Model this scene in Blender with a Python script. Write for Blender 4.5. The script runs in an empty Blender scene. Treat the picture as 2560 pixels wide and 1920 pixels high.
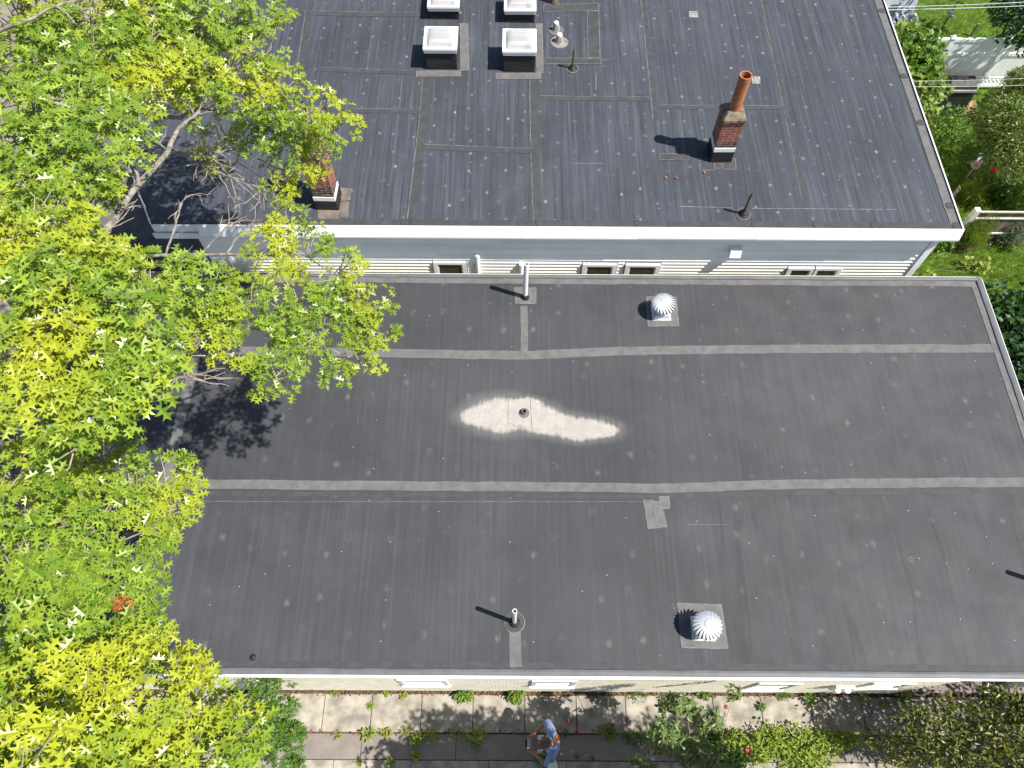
import bpy, math, random
import numpy as np
from mathutils import Vector, Matrix, noise
RND = random.Random(11)
scene = bpy.context.scene
COL = scene.collection
# ------------------------------------------------------------------ camera
TH, ROLL, FPX, CAMZ = math.radians(27.2), math.radians(0.35), 1837.0, 16.0
cam_d = bpy.data.cameras.new('camera'); cam = bpy.data.objects.new('camera', cam_d); COL.objects.link(cam)
CAMM = Matrix.Rotation(TH, 4, 'X') @ Matrix.Rotation(ROLL, 4, 'Z')
cam.matrix_world = Matrix.Translation((0, 0, CAMZ)) @ CAMM
cam_d.sensor_width = 36.0; cam_d.lens = 36.0 * FPX / 2560.0
cam_d.clip_start = 0.1; cam_d.clip_end = 2000.0
scene.camera = cam
# ------------------------------------------------------------------ sky, sun, exposure
SUN = Vector((0.60, -0.217, 1.0)).normalized()
ELEV = math.asin(SUN.z); AZ = math.atan2(SUN.x, SUN.y)
world = bpy.data.worlds.new('World'); scene.world = world; world.use_nodes = True
wn = world.node_tree; bg = wn.nodes['Background']
sky = wn.nodes.new('ShaderNodeTexSky'); sky.sky_type = 'NISHITA'; sky.sun_disc = False
sky.sun_elevation = ELEV; sky.sun_rotation = AZ
wn.links.new(sky.outputs[0], bg.inputs[0]); bg.inputs[1].default_value = 0.075
sun_d = bpy.data.lights.new('sun', 'SUN'); sun_d.energy = 5.0; sun_d.angle = math.radians(0.5); sun_d.color = (1.0, 0.955, 0.88)
sun = bpy.data.objects.new('sun', sun_d); COL.objects.link(sun); sun.location = (20, -8, 35)
sun.rotation_euler = SUN.to_track_quat('Z', 'Y').to_euler()
scene.view_settings.view_transform = 'Standard'; scene.view_settings.look = 'None'
scene.view_settings.exposure = 0.85; scene.view_settings.gamma = 1.0
scene.cycles.max_bounces = 6; scene.cycles.transparent_max_bounces = 8
# ------------------------------------------------------------------ measuring helpers (photo pixel at a known height -> place)
def at(u, v, z):
    d = CAMM.to_3x3() @ Vector(((u - 1280) / FPX, -(v - 960) / FPX, -1.0))
    return Vector((0, 0, CAMZ)) + d * ((z - CAMZ) / d.z)
ZN, ZF = 2.8, 4.13          # heights of the two flat roofs
# ------------------------------------------------------------------ mesh builder
class MB:
    def __init__(s): s.v = []; s.f = []; s.m = []; s.mi = 0
    def add(s, vs, fs):
        o = len(s.v); s.v += [tuple(p) for p in vs]
        for f in fs: s.f.append(tuple(i + o for i in f)); s.m.append(s.mi)
    def quad(s, a, b, c, d): s.add([a, b, c, d], [(0, 1, 2, 3)])
    def poly(s, ps): s.add(ps, [tuple(range(len(ps)))])
    def box(s, x0, y0, z0, x1, y1, z1, M=None):
        vs = [Vector((x, y, z)) for z in (z0, z1) for y in (y0, y1) for x in (x0, x1)]
        if M is not None: vs = [M @ v for v in vs]
        s.add(vs, [(0, 2, 3, 1), (4, 5, 7, 6), (0, 1, 5, 4), (2, 6, 7, 3), (0, 4, 6, 2), (1, 3, 7, 5)])
    def prism(s, ps, z0, z1):
        n = len(ps); vs = [(p[0], p[1], z0) for p in ps] + [(p[0], p[1], z1) for p in ps]
        s.add(vs, [tuple(range(n - 1, -1, -1)), tuple(range(n, 2 * n))] + [(i, (i + 1) % n, n + (i + 1) % n, n + i) for i in range(n)])
    def tube(s, path, rad, n=6, cap=True):
        path = [Vector(p) for p in path]; rings = []; k = len(path); ref = None
        if not hasattr(rad, '__len__'): rad = [rad] * k
        for i, p in enumerate(path):
            t = (path[min(i + 1, k - 1)] - path[max(i - 1, 0)])
            if t.length < 1e-9: t = Vector((0, 0, 1))
            t.normalize()
            if ref is None: ref = Vector((1, 0, 0)) if abs(t.x) < .8 else Vector((0, 1, 0))
            a = t.cross(ref).normalized(); b = t.cross(a); ref = -b if False else ref
            rings.append([p + (a * math.cos(2 * math.pi * j / n) + b * math.sin(2 * math.pi * j / n)) * rad[i] for j in range(n)])
        vs = [v for r in rings for v in r]; fs = []
        for i in range(k - 1):
            for j in range(n):
                fs.append((i * n + j, i * n + (j + 1) % n, (i + 1) * n + (j + 1) % n, (i + 1) * n + j))
        if cap: fs.append(tuple(range(n - 1, -1, -1))); fs.append(tuple((k - 1) * n + j for j in range(n)))
        s.add(vs, fs)
    def lathe(s, c, prof, n=20, cap0=False, cap1=False):
        c = Vector(c); k = len(prof)
        vs = [c + Vector((r * math.cos(2 * math.pi * j / n), r * math.sin(2 * math.pi * j / n), z)) for r, z in prof for j in range(n)]
        fs = [(i * n + j, i * n + (j + 1) % n, (i + 1) * n + (j + 1) % n, (i + 1) * n + j) for i in range(k - 1) for j in range(n)]
        if cap0: fs.append(tuple(range(n - 1, -1, -1)))
        if cap1: fs.append(tuple((k - 1) * n + j for j in range(n)))
        s.add(vs, fs)
    def build(s, name, mats, parent=None, smooth=False, bevel=0, label=None, kind=None, org=None):
        if org is None:
            r = parent
            while r is not None and r.parent is not None: r = r.parent
            org = r.location if r is not None else Vector((0, 0, 0))
        me = bpy.data.meshes.new(name)
        me.from_pydata([(x - org[0], y - org[1], z - org[2]) for x, y, z in s.v], [], s.f)
        if not isinstance(mats, (list, tuple)): mats = [mats]
        for m in mats: me.materials.append(m)
        me.polygons.foreach_set('material_index', s.m)
        if smooth: me.polygons.foreach_set('use_smooth', [True] * len(me.polygons))
        me.update()
        o = bpy.data.objects.new(name, me); COL.objects.link(o)
        if parent is not None: o.parent = parent
        else: o.location = org
        if bevel:
            b = o.modifiers.new('bevel', 'BEVEL'); b.width = bevel; b.segments = 2; b.limit_method = 'ANGLE'
        if label: o['label'] = label
        if kind: o['kind'] = kind
        return o
def thing(name, label, cat, loc=(0, 0, 0), group=None):
    o = bpy.data.objects.new(name, None); COL.objects.link(o); o.location = loc; o.empty_display_size = .2
    o['label'] = label; o['category'] = cat
    if group: o['group'] = group
    return o
def tag(o, label, cat, group=None):
    o['label'] = label; o['category'] = cat
    if group: o['group'] = group
    return o
def struct(o): o['kind'] = 'structure'; return o
# ------------------------------------------------------------------ materials
class N:
    """tiny node helper"""
    def __init__(s, name):
        s.mat = bpy.data.materials.new(name); s.mat.use_nodes = True; s.t = s.mat.node_tree
        s.b = s.t.nodes['Principled BSDF']; s.out = s.t.nodes['Material Output']
    def n(s, t, **k):
        x = s.t.nodes.new(t)
        for a, b in k.items(): setattr(x, a, b)
        return x
    def set(s, sock, val):
        if isinstance(val, bpy.types.NodeSocket): s.t.links.new(val, sock)
        elif val is not None: sock.default_value = val
    def math(s, op, a, b=None, c=None, clamp=False):
        x = s.n('ShaderNodeMath', operation=op, use_clamp=clamp)
        s.set(x.inputs[0], a); s.set(x.inputs[1], b); s.set(x.inputs[2], c); return x.outputs[0]
    def mix(s, f, a, b, blend='MIX'):
        x = s.n('ShaderNodeMix', data_type='RGBA', blend_type=blend)
        for i, v in ((0, f), (6, a), (7, b)):
            if isinstance(v, tuple) and len(v) == 3: v = (*v, 1)
            s.set(x.inputs[i], v)
        return x.outputs[2]
    def pos(s): return s.n('ShaderNodeNewGeometry').outputs['Position']
    def map(s, vec, scale=(1, 1, 1), loc=(0, 0, 0), rot=(0, 0, 0)):
        x = s.n('ShaderNodeMapping'); s.set(x.inputs[0], vec); x.inputs[1].default_value = loc; x.inputs[2].default_value = rot; x.inputs[3].default_value = scale
        return x.outputs[0]
    def noise(s, vec, scale=5, detail=3, rough=.55, dist=0):
        x = s.n('ShaderNodeTexNoise'); s.set(x.inputs['Vector'], vec)
        x.inputs['Scale'].default_value = scale; x.inputs['Detail'].default_value = detail; x.inputs['Roughness'].default_value = rough; x.inputs['Distortion'].default_value = dist
        return x.outputs[0]
    def ss(s, v, lo, hi):
        x = s.n('ShaderNodeMapRange', interpolation_type='SMOOTHSTEP'); s.set(x.inputs[0], v); x.inputs[1].default_value = lo; x.inputs[2].default_value = hi
        return x.outputs[0]
    def bump(s, h, strength=.3, dist=.01):
        x = s.n('ShaderNodeBump'); x.inputs['Strength'].default_value = strength; x.inputs['Distance'].default_value = dist; s.set(x.inputs['Height'], h)
        s.t.links.new(x.outputs[0], s.b.inputs['Normal']); return x
    def fin(s, col=None, rough=.7, spec=.3, metal=0.0):
        if col is not None: s.set(s.b.inputs['Base Color'], (*col, 1) if isinstance(col, tuple) and len(col) == 3 else col)
        s.set(s.b.inputs['Roughness'], rough); s.b.inputs['Specular IOR Level'].default_value = spec; s.set(s.b.inputs['Metallic'], metal)
        return s.mat
def mul(c, k): return tuple(min(1, x * k) for x in c)
def simple(name, col, rough=.7, var=.18, scale=6, bump=0, bscale=60, metal=0.0, spec=.3, col2=None, stretch=(1, 1, 1), rnd=0.0, island=0.0):
    s = N(name); p = s.map(s.pos(), stretch)
    n1 = s.noise(p, scale, 5, .6)
    c = s.mix(s.ss(n1, .3, .7), mul(col, 1 - var), col2 or mul(col, 1 + var))
    if rnd or island:
        r = s.n('ShaderNodeObjectInfo').outputs['Random'] if rnd else s.n('ShaderNodeNewGeometry').outputs['Random Per Island']
        k = rnd or island
        hv = s.n('ShaderNodeHueSaturation'); s.set(hv.inputs['Color'], c)
        s.set(hv.inputs['Value'], s.math('MULTIPLY_ADD', r, 2 * k, 1 - k)); c = hv.outputs[0]
    if bump: s.bump(s.noise(p, bscale, 4, .6), bump, .01)
    return s.fin(c, rough, spec, metal)
def leafmat(name, c1, c2, trans=.35, rough=.42, spec=.45, yellow=None, geo=True):
    s = N(name)
    r = s.n('ShaderNodeNewGeometry').outputs['Random Per Island'] if geo else s.n('ShaderNodeObjectInfo').outputs['Random']
    c = s.mix(r, c1, c2)
    big = s.noise(s.pos(), .9, 2, .5)
    if yellow: c = s.mix(s.ss(big, .48, .68), c, yellow)
    fine = s.noise(s.pos(), 60, 2, .5)
    c = s.mix(s.math('MULTIPLY', fine, .35), c, mul(c1, .55))
    s.fin(c, rough, spec)
    tr = s.n('ShaderNodeBsdfTranslucent'); s.set(tr.inputs[0], s.mix(.5, c, mul(c2, 1.5)))
    mx = s.n('ShaderNodeMixShader'); mx.inputs[0].default_value = trans
    s.t.links.new(s.b.outputs[0], mx.inputs[1]); s.t.links.new(tr.outputs[0], mx.inputs[2]); s.t.links.new(mx.outputs[0], s.out.inputs[0])
    return s.mat
def membrane(name, base, spot_amt, streak_amt, grid, far):
    s = N(name); p = s.pos(); sp = s.n('ShaderNodeSeparateXYZ'); s.set(sp.inputs[0], p); X, Y = sp.outputs[0], sp.outputs[1]
    big = s.noise(p, .55, 4, .6); med = s.noise(p, 3.2, 5, .65)
    st = s.noise(s.map(p, (16, .35, 1)), 1, 4, .7); st2 = s.noise(s.map(p, (55, 1.1, 1)), 1, 3, .6)
    c = s.mix(s.ss(big, .3, .7), mul(base, .84), mul(base, 1.13))
    c = s.mix(s.math('MULTIPLY', s.ss(s.noise(p, 1.1, 3, .5, .6), .48, .64), .5), c, (base[0] * .92, base[1] * .94, base[2] * 1.08))
    c = s.mix(s.math('MULTIPLY', s.ss(med, .35, .75), .22), c, mul(base, 1.45))
    c = s.mix(s.math('MULTIPLY', s.ss(st, .48, .72), streak_amt), c, mul(base, 1.75))
    c = s.mix(s.math('MULTIPLY', s.ss(st, .5, .3), streak_amt), c, mul(base, .62))
    c = s.mix(s.math('MULTIPLY', s.ss(st2, .6, .8), streak_amt * .5), c, mul(base, 1.8))
    c = s.mix(s.math('MULTIPLY', s.ss(s.noise(s.map(p, (.9, .9, 1), loc=(3, 7, 0)), .32, 3, .5), .42, .62), .3), c, mul(base, .66))
    # fastener plates telegraphing through the sheet, scuffed on top
    jit = s.noise(p, .8, 1, .5)
    v = s.n('ShaderNodeTexVoronoi', voronoi_dimensions='2D'); s.set(v.inputs['Vector'], s.map(p, (1 / grid[0], 1 / grid[1], 1))); v.inputs['Scale'].default_value = 1; v.inputs['Randomness'].default_value = .72
    d = v.outputs['Distance']; cs = s.n('ShaderNodeSeparateColor'); s.set(cs.inputs[0], v.outputs['Color'])
    rag = s.math('MULTIPLY_ADD', s.noise(p, 26, 4, .75), .2, -.1)
    dd = s.math('ADD', d, rag)
    core = s.math('MULTIPLY', s.ss(dd, .12, .01), s.ss(s.noise(s.map(p, (22, 9, 1)), 1, 4, .7), .3, .62)); ring = s.math('MULTIPLY', s.math('MULTIPLY', s.ss(dd, .07, .09), s.ss(dd, .12, .095)), s.ss(s.noise(p, 14, 2, .5), .5, .62))
    amt = s.math('POWER', cs.outputs[0], 1.9)
    spot = s.math('MULTIPLY', s.math('ADD', s.math('MULTIPLY', core, amt), s.math('MULTIPLY', ring, s.math('MULTIPLY', cs.outputs[1], .42))), spot_amt)
    c = s.mix(spot, c, (.36, .34, .31))
    # scattered chalky scuffs and bird specks
    sc = s.noise(s.map(p, (9, 5, 1)), 1, 6, .75); c = s.mix(s.math('MULTIPLY', s.ss(sc, .68, .78), spot_amt * .75), c, (.30, .29, .28))
    vs = s.n('ShaderNodeTexVoronoi', voronoi_dimensions='2D'); s.set(vs.inputs['Vector'], p); vs.inputs['Scale'].default_value = 2.3; c2_ = s.n('ShaderNodeSeparateColor'); s.set(c2_.inputs[0], vs.outputs['Color'])
    c = s.mix(s.math('MULTIPLY', s.math('MULTIPLY', s.ss(vs.outputs['Distance'], .03, .012), s.ss(c2_.outputs[0], .8, .9)), .6), c, (.5, .5, .48))
    hb = s.math('ADD', s.math('MULTIPLY', st, .5), s.math('MULTIPLY', s.math('ADD', core, ring), .45))
    hb = s.math('ADD', hb, s.math('MULTIPLY', big, 1.2))
    if not far:
        # old ponding lines: thin dark run marks on the east half
        q = s.noise(s.map(p, (1.5, .16, 1), rot=(0, 0, .1)), 1, 3, .5, .15)
        ln = s.ss(s.math('ABSOLUTE', s.math('SUBTRACT', q, .5)), .035, .004)
        ln = s.math('MULTIPLY', ln, s.math('MULTIPLY', s.ss(X, 1.8, 4.5), s.ss(Y, 5.4, 3.6)))
        c = s.mix(s.math('MULTIPLY', ln, .38), c, mul(base, .45))
        dust = s.math('MULTIPLY', s.ss(X, 1.0, 6.0), s.ss(s.noise(p, 1.7, 5, .65), .35, .7))
        c = s.mix(s.math('MULTIPLY', dust, .16), c, (.12, .117, .113))
        # pale silt dried around the middle drain
        best = None
        warp = s.math('MULTIPLY_ADD', s.noise(p, 7, 9, .85), 1.3, -.65)
        for (u, w, ru, rw) in SILT:
            a, b_ = at(u - ru, w, ZN), at(u + ru, w, ZN); t0, t1 = at(u, w - rw, ZN), at(u, w + rw, ZN)
            cx, cy, rx, ry = (a.x + b_.x) / 2, (t0.y + t1.y) / 2, abs(b_.x - a.x) / 2, abs(t0.y - t1.y) / 2
            e1 = s.math('DIVIDE', s.math('SUBTRACT', X, cx), rx); e2 = s.math('DIVIDE', s.math('SUBTRACT', Y, cy), ry)
            e = s.math('ADD', s.math('MULTIPLY', e1, e1), s.math('MULTIPLY', e2, e2))
            best = e if best is None else s.math('SMOOTH_MIN', best, e, .35)
        e = s.math('ADD', best, warp)
        runs = s.noise(s.map(p, (14, .8, 1)), 1, 3, .6)
        halo = s.math('MULTIPLY', s.ss(s.math('ADD', e, s.math('MULTIPLY', runs, 1.3)), 3.6, .9), .5)
        c = s.mix(halo, c, (.19, .183, .176))
        c = s.mix(s.math('MULTIPLY', s.ss(s.math('ADD', e, s.math('MULTIPLY_ADD', runs, 1.0, -.5)), 1.3, .62), .94), c, s.mix(s.ss(s.noise(p, 6, 6, .75), .3, .75), (.29, .27, .245), (.38, .355, .325)))
    s.bump(hb, .35, .012)
    return s.fin(c, s.math('MULTIPLY_ADD', med, .3, .5), .22)
SILT = [(1255, 1035, 80, 42), (1215, 1038, 62, 26), (1375, 1056, 80, 27), (1455, 1071, 78, 28), (1505, 1074, 40, 18), (1320, 1012, 40, 20), (1345, 1040, 55, 30)]
m_near = membrane('membrane_near', (.049, .051, .0555), .26, .3, (.62, .80), False)
m_far = membrane('membrane_far', (.048, .0535, .065), .7, .8, (.40, .46), True)
m_tape = simple('seam_tape', (.112, .110, .110), .75, .16, 5, .3, 90)
m_tapeD = simple('seam_tape_dark', (.047, .049, .053), .7, .16, 5, .3, 80)
m_caulk = simple('caulk', (.17, .16, .15), .8, .35, 9)
m_curb = simple('edge_membrane', (.105, .108, .116), .55, .14, 3, .35, 14)
m_wrap = simple('wrapped_membrane', (.022, .022, .023), .5, .3, 4, .9, 9, stretch=(.6, .6, 3))
m_white = simple('white_metal', (.70, .71, .72), .35, .03, 3, spec=.5)
m_whitep = simple('white_vinyl', (.86, .86, .84), .45, .06, 4, spec=.4)
m_siding = simple('cream_siding', (.84, .82, .75), .55, .05, 1.4, rnd=.07)
m_soffit = simple('soffit_white', (.7, .72, .74), .6, .05, 4)
m_steel = simple('galvanised_steel', (.66, .68, .70), .32, .06, 5, metal=.45, spec=.5)
m_terra = simple('terracotta', (.34, .13, .055), .75, .22, 7, .15, 60)
m_brick = simple('red_brick', (.23, .075, .048), .85, .25, 30, .35, 120, rnd=.22)
m_brickd = simple('sooty_brick', (.075, .045, .038), .85, .35, 30, .35, 120, rnd=.35)
m_mortar = simple('mortar', (.48, .44, .40), .9, .18, 30, .3, 140)
m_tar = simple('tarred_concrete', (.085, .08, .072), .8, .45, 7, .4, 40, col2=(.22, .18, .12))
m_black = simple('black_rubber', (.018, .018, .019), .5, .2, 8)
m_rust = simple('old_cast_iron', (.11, .085, .06), .7, .4, 14, .2, 60)
m_frame = simple('window_vinyl', (.76, .76, .75), .4, .04, 5, spec=.45)
m_shingle = None
def glassmat(name, tint, rough=.03):
    s = N(name); s.bump(s.noise(s.pos(), 2.2, 2, .5), .04, .02); return s.fin(tint, rough, .9)
m_glass = glassmat('window_glass', (.045, .047, .022))
def dome_mat():
    s = N('acrylic_dome'); tr = s.n('ShaderNodeBsdfTransparent'); tr.inputs[0].default_value = (.93, .93, .92, 1); gl = s.n('ShaderNodeBsdfPrincipled'); gl.inputs['Base Color'].default_value = (.75, .75, .76, 1); gl.inputs['Roughness'].default_value = .12; gl.inputs['Specular IOR Level'].default_value = .9
    mx = s.n('ShaderNodeMixShader'); fr = s.n('ShaderNodeFresnel'); fr.inputs[0].default_value = 1.5; s.set(mx.inputs[0], s.math('MULTIPLY_ADD', fr.outputs[0], .8, .40)); s.t.links.new(tr.outputs[0], mx.inputs[1]); s.t.links.new(gl.outputs[0], mx.inputs[2]); s.t.links.new(mx.outputs[0], s.out.inputs[0]); return s.mat
m_dome = dome_mat()
m_pink = simple('pipe_inside', (.35, .2, .19), .7)
m_concrete = simple('path_concrete', (.265, .24, .20), .9, .34, 3.4, .3, 60)
m_concrete2 = simple('brown_paving', (.19, .165, .145), .9, .13, 3, .3, 90)
m_asphalt = simple('street_asphalt', (.10, .098, .095), .9, .2, 3, .3, 120)
m_soil = simple('mulch_soil', (.065, .042, .030), .95, .5, 18, .8, 50, col2=(.15, .09, .06))
m_dirt = simple('bare_ground', (.14, .115, .08), .95, .3, 2, .4, 20)
m_lawn = simple('lawn_ground', (.07, .13, .014), .9, .4, 3, .5, 60)
m_grass = leafmat('grass_blade', (.11, .20, .010), (.24, .33, .028), .3, .6, .2)
m_patio = simple('patio_brick', (.42, .26, .17), .9, .2, 6, .2, 60, rnd=.2)
m_bark = simple('oak_bark', (.17, .15, .13), .9, .35, 12, .8, 30, col2=(.31, .285, .25), stretch=(1, 1, 1))
m_twig = simple('grey_twig', (.25, .215, .18), .85, .3, 20)
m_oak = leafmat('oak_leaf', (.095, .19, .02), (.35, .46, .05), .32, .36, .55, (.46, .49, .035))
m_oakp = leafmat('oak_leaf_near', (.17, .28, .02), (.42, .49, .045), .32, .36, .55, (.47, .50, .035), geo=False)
m_dead = leafmat('dead_leaf', (.30, .11, .03), (.42, .19, .06), .2, .7, .2)
m_litter = leafmat('dry_leaf', (.10, .055, .03), (.26, .16, .09), .15, .8, .2)
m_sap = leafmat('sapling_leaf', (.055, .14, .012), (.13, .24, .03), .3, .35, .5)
m_vine = leafmat('vine_leaf', (.06, .15, .02), (.19, .30, .04), .3, .45, .4, (.26, .33, .04))
m_olive = leafmat('narrow_leaf', (.06, .115, .014), (.22, .28, .045), .25, .4, .5)
m_dark = leafmat('ivy_leaf', (.018, .055, .014), (.045, .11, .025), .22, .45, .4)
m_apple = leafmat('apple_leaf', (.10, .16, .045), (.20, .26, .09), .25, .45, .45)
m_bed = leafmat('bed_leaf', (.16, .26, .025), (.32, .39, .06), .3, .45, .4, (.33, .33, .06))
m_grey = leafmat('silver_leaf', (.09, .15, .07), (.2, .27, .15), .25, .5, .3)
m_red = simple('apple_red', (.32, .02, .015), .35, .3, 20, spec=.5)
m_flower = simple('red_petal', (.62, .015, .008), .6, .2, 30)
m_pinkf = simple('pink_petal', (.42, .10, .13), .6, .3, 30)
# ------------------------------------------------------------------ ground and paving (the setting)
def slab(name, x0, y0, x1, y1, z, mat, th=.05):
    b = MB(); b.box(x0, y0, z - th, x1, y1, z); return struct(b.build(name, mat))
b = MB(); b.box(-400, -400, -.5, 400, 400, -.004); struct(b.build('ground', m_dirt))
lawn = slab('lawn', 8.2, 9.5, 40, 45, .004, m_lawn, .1); slab('side_lawn', 10.6, 1.6, 40, 9.5, .003, m_lawn, .1); slab('carport_floor', 7.2, 1.28, 10.6, 9.4, .02, m_concrete2, .1)
street = slab('street', -60, -60, -8.35, 60, .002, m_asphalt, .1)
YW = 1.27                    # south wall plane of the near house
path = MB(); path.box(-12, -.6, -.06, 30, YW, .0); path = struct(path.build('path', m_soil))
px0 = -9.6
joints = [at(u, 1790, 0).x for u in (300, 420, 560, 683, 808, 928, 1053, 1182, 1312, 1441, 1565, 1658, 1785, 1905, 2030, 2157, 2280, 2400, 2530, 2660, 2790)]
yA, yB = at(1280, 1736, .03).y, at(1280, 1832, .03).y
for i in range(len(joints) - 1):
    b = MB(); b.box(joints[i] + .007, yB, -.05, joints[i + 1] - .007, yA - RND.uniform(0, .02), .03 + RND.uniform(-.004, .004))
    b.build('slab', m_concrete, path, bevel=.006)
yC = at(1280, 1902, .02).y
js2 = [-9.4, -4.85, -2.9, -1.05, .85, 2.7, 4.6, 6.5, 9, 12]
for i in range(len(js2) - 1):
    b = MB(); b.box(js2[i] + .006, yC + .012, -.05, js2[i + 1] - .006, yB - .03, .02); b.build('slab', m_concrete2, path, bevel=.006)
for i in range(12):
    b = MB(); b.box(-9.4 + i * 1.5, -1.6, -.05, -9.4 + i * 1.5 + 1.49, yC - .004, .024); b.build('slab', m_concrete, path, bevel=.006)
# ------------------------------------------------------------------ near house
XW, XE, YS, YNN = -8.3, at(2452, 700, ZN).x, at(1280, 1690, ZN).y, at(1280, 688, ZN).y
nh = thing('flat_roofed_house', 'low house with wide black membrane roof, two spinning vents and pale silt stain', 'house', ((XW + XE) / 2, (YS + YNN) / 2, 0))
def hN(x, y):
    z = ZN + .014 * (noise.noise(Vector((x * .55, y * .6, 3.1)))) + .006 * noise.noise(Vector((x * 1.6, y * .9, 9)))
    z -= .05 * math.exp(-((x - .22) ** 2) / 14 - ((y - 6.25) ** 2) / 1.6)
    return z
def sheet(x0, x1, y0, y1, nx, ny, hf, lo):
    b = MB(); vs = []; fs = []
    for j in range(ny + 1):
        for i in range(nx + 1):
            x, y = x0 + (x1 - x0) * i / nx, y0 + (y1 - y0) * j / ny; vs.append((x, y, hf(x, y)))
    for j in range(ny):
        for i in range(nx): a = j * (nx + 1) + i; fs.append((a, a + 1, a + nx + 2, a + nx + 1))
    b.add(vs, fs); b.box(x0, y0, lo, x1, y1, ZN - .13 if hf is hN else ZF - .1); return b
sheet(XW, XE, YS, YNN, 190, 84, hN, ZN - .25).build('roof', m_near, nh, smooth=True)
def strip(house, hf, pts, w, mat, name='seam_strip', dz=.005, wob=.008, edge=None, step=.12, seedz=0):
    """flat tape laid along a line; optional caulk line along one edge"""
    b = MB(); P = [Vector(p) for p in pts]; L = []
    for a, c in zip(P[:-1], P[1:]):
        n = max(2, int((c - a).length / step))
        L += [a.lerp(c, k / n) for k in range(n)]
    L.append(P[-1]); rows = []
    for i, p in enumerate(L):
        t = L[min(i + 1, len(L) - 1)] - L[max(i - 1, 0)]; t.z = 0; t.normalize(); s = Vector((t.y, -t.x, 0))
        o = wob * noise.noise(Vector((p.x * 2.1, p.y * 2.1, seedz + w * 50))); e = wob * .8 * noise.noise(Vector((p.x * 5, p.y * 5, seedz + 4)))
        row = [p + s * (o - w / 2 + e), p + s * o, p + s * (o + w / 2 - e)]
        if edge: row.append(p + s * (o + w / 2 - e + edge * (.6 + .6 * noise.noise(Vector((p.x * 9, p.y * 9, 2))))))
        rows.append([Vector((q.x, q.y, hf(q.x, q.y) + dz * (.45 if k == 3 else 1))) for k, q in enumerate(row)])
    for r0, r1 in zip(rows[:-1], rows[1:]):
        for k in range(len(r0) - 1):
            b.mi = 1 if k == 2 else 0; b.quad(r0[k], r0[k + 1], r1[k + 1], r1[k])
    return b.build(name, [mat, m_caulk], house)
def pl(z, *uv): return [at(u, v, z) for u, v in uv]
strip(nh, hN, pl(ZN, (330, 872), (640, 877), (983, 882), (1180, 886), (1316, 887), (1440, 882), (1560, 877), (1700, 875), (2000, 872), (2494, 871)), .2, m_tape, wob=.012)
strip(nh, hN, pl(ZN, (240, 1208), (480, 1210), (800, 1213), (1100, 1215), (1400, 1217), (1640, 1221), (1760, 1218), (1900, 1212), (2100, 1209), (2400, 1206), (2620, 1205)), .185, m_tape, wob=.012)
strip(nh, hN, pl(ZN, (420, 1233), (800, 1236), (1300, 1239), (1640, 1243), (2000, 1232), (2620, 1227)), .10, m_tapeD, wob=.015, dz=.009)
strip(nh, hN, pl(ZN, (1310, 765), (1311, 800), (1310, 887)), .155, m_tape, dz=.011)
strip(nh, hN, pl(ZN, (1287, 1572), (1288, 1610), (1290, 1668)), .20, m_tape, dz=.008)
strip(nh, hN, [Vector((-6.52, YS + .2, ZN)), Vector((-6.52, 5, ZN)), Vector((-6.5, YNN - .2, ZN))], .2, m_tape, dz=.012)
strip(nh, hN, [Vector((-7.85, YS + .2, ZN)), Vector((-7.86, 5, ZN)), Vector((-7.85, YNN - .2, ZN))], .24, m_tape, dz=.012)
for a, c in (((470, 1254), (1660, 1254)), ((1720, 1311), (1822, 1311)), ((1100, 825), (1320, 872)), ((980, 868), (1300, 868))):
    if a == (1100, 825) or a == (980, 868): continue
    strip(nh, hN, pl(ZN, a, c), .010, m_tape, name='chalk_line', dz=.004, wob=.006)
def patch(house, hf, quads, mat=m_tape, name='patch', dz=.006, rim=True):
    for k, q in enumerate(quads):
        P = [at(u, v, ZN if hf is hN else ZF) for u, v in q]; b = MB()
        n = 6; d = dz + .003 * k
        for i in range(n):
            for j in range(n):
                def g(i, j):
                    a = P[0].lerp(P[1], i / n).lerp(P[3].lerp(P[2], i / n), j / n); return Vector((a.x, a.y, hf(a.x, a.y) + d))
                b.quad(g(i, j), g(i, j + 1), g(i + 1, j + 1), g(i + 1, j))
        if rim:
            b.mi = 1
            for a, c in zip(P, P[1:] + P[:1]):
                t = (c - a).normalized() * .006; s = Vector((t.y, -t.x, 0)); m = 4
                for i in range(m):
                    e0, e1 = a.lerp(c, i / m), a.lerp(c, (i + 1) / m)
                    b.quad(*[Vector((w.x, w.y, hf(w.x, w.y) + d + .002)) for w in (e0 - s, e0 + s, e1 + s, e1 - s)])
        b.build(name, [mat, m_caulk], house)
patch(nh, hN, [[(1608, 1249), (1632, 1249), (1645, 1320), (1620, 1322)], [(1633, 1254), (1652, 1254), (1667, 1317), (1644, 1320)], [(1647, 1242), (1672, 1242), (1674, 1272), (1652, 1271)]])
patch(nh, hN, [[(1286, 720), (1340, 720), (1340, 760), (1288, 760)]], m_tape, dz=.013)
patch(nh, hN, [[(1615, 742), (1690, 742), (1697, 815), (1620, 816)]], m_tape)
patch(nh, hN, [[(1694, 1508), (1803, 1512), (1820, 1622), (1704, 1619)]], m_tape)
for q in ([(1271, 997), (1286, 995), (1286, 1058), (1270, 1056)], [(1285, 990), (1308, 988), (1308, 1065), (1285, 1064)], [(1326, 990), (1350, 992), (1352, 1070), (1330, 1070)], [(1346, 993), (1362, 993), (1362, 1014), (1346, 1014)]):
    patch(nh, hN, [q], m_near, dz=.012, rim=False)
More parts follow.
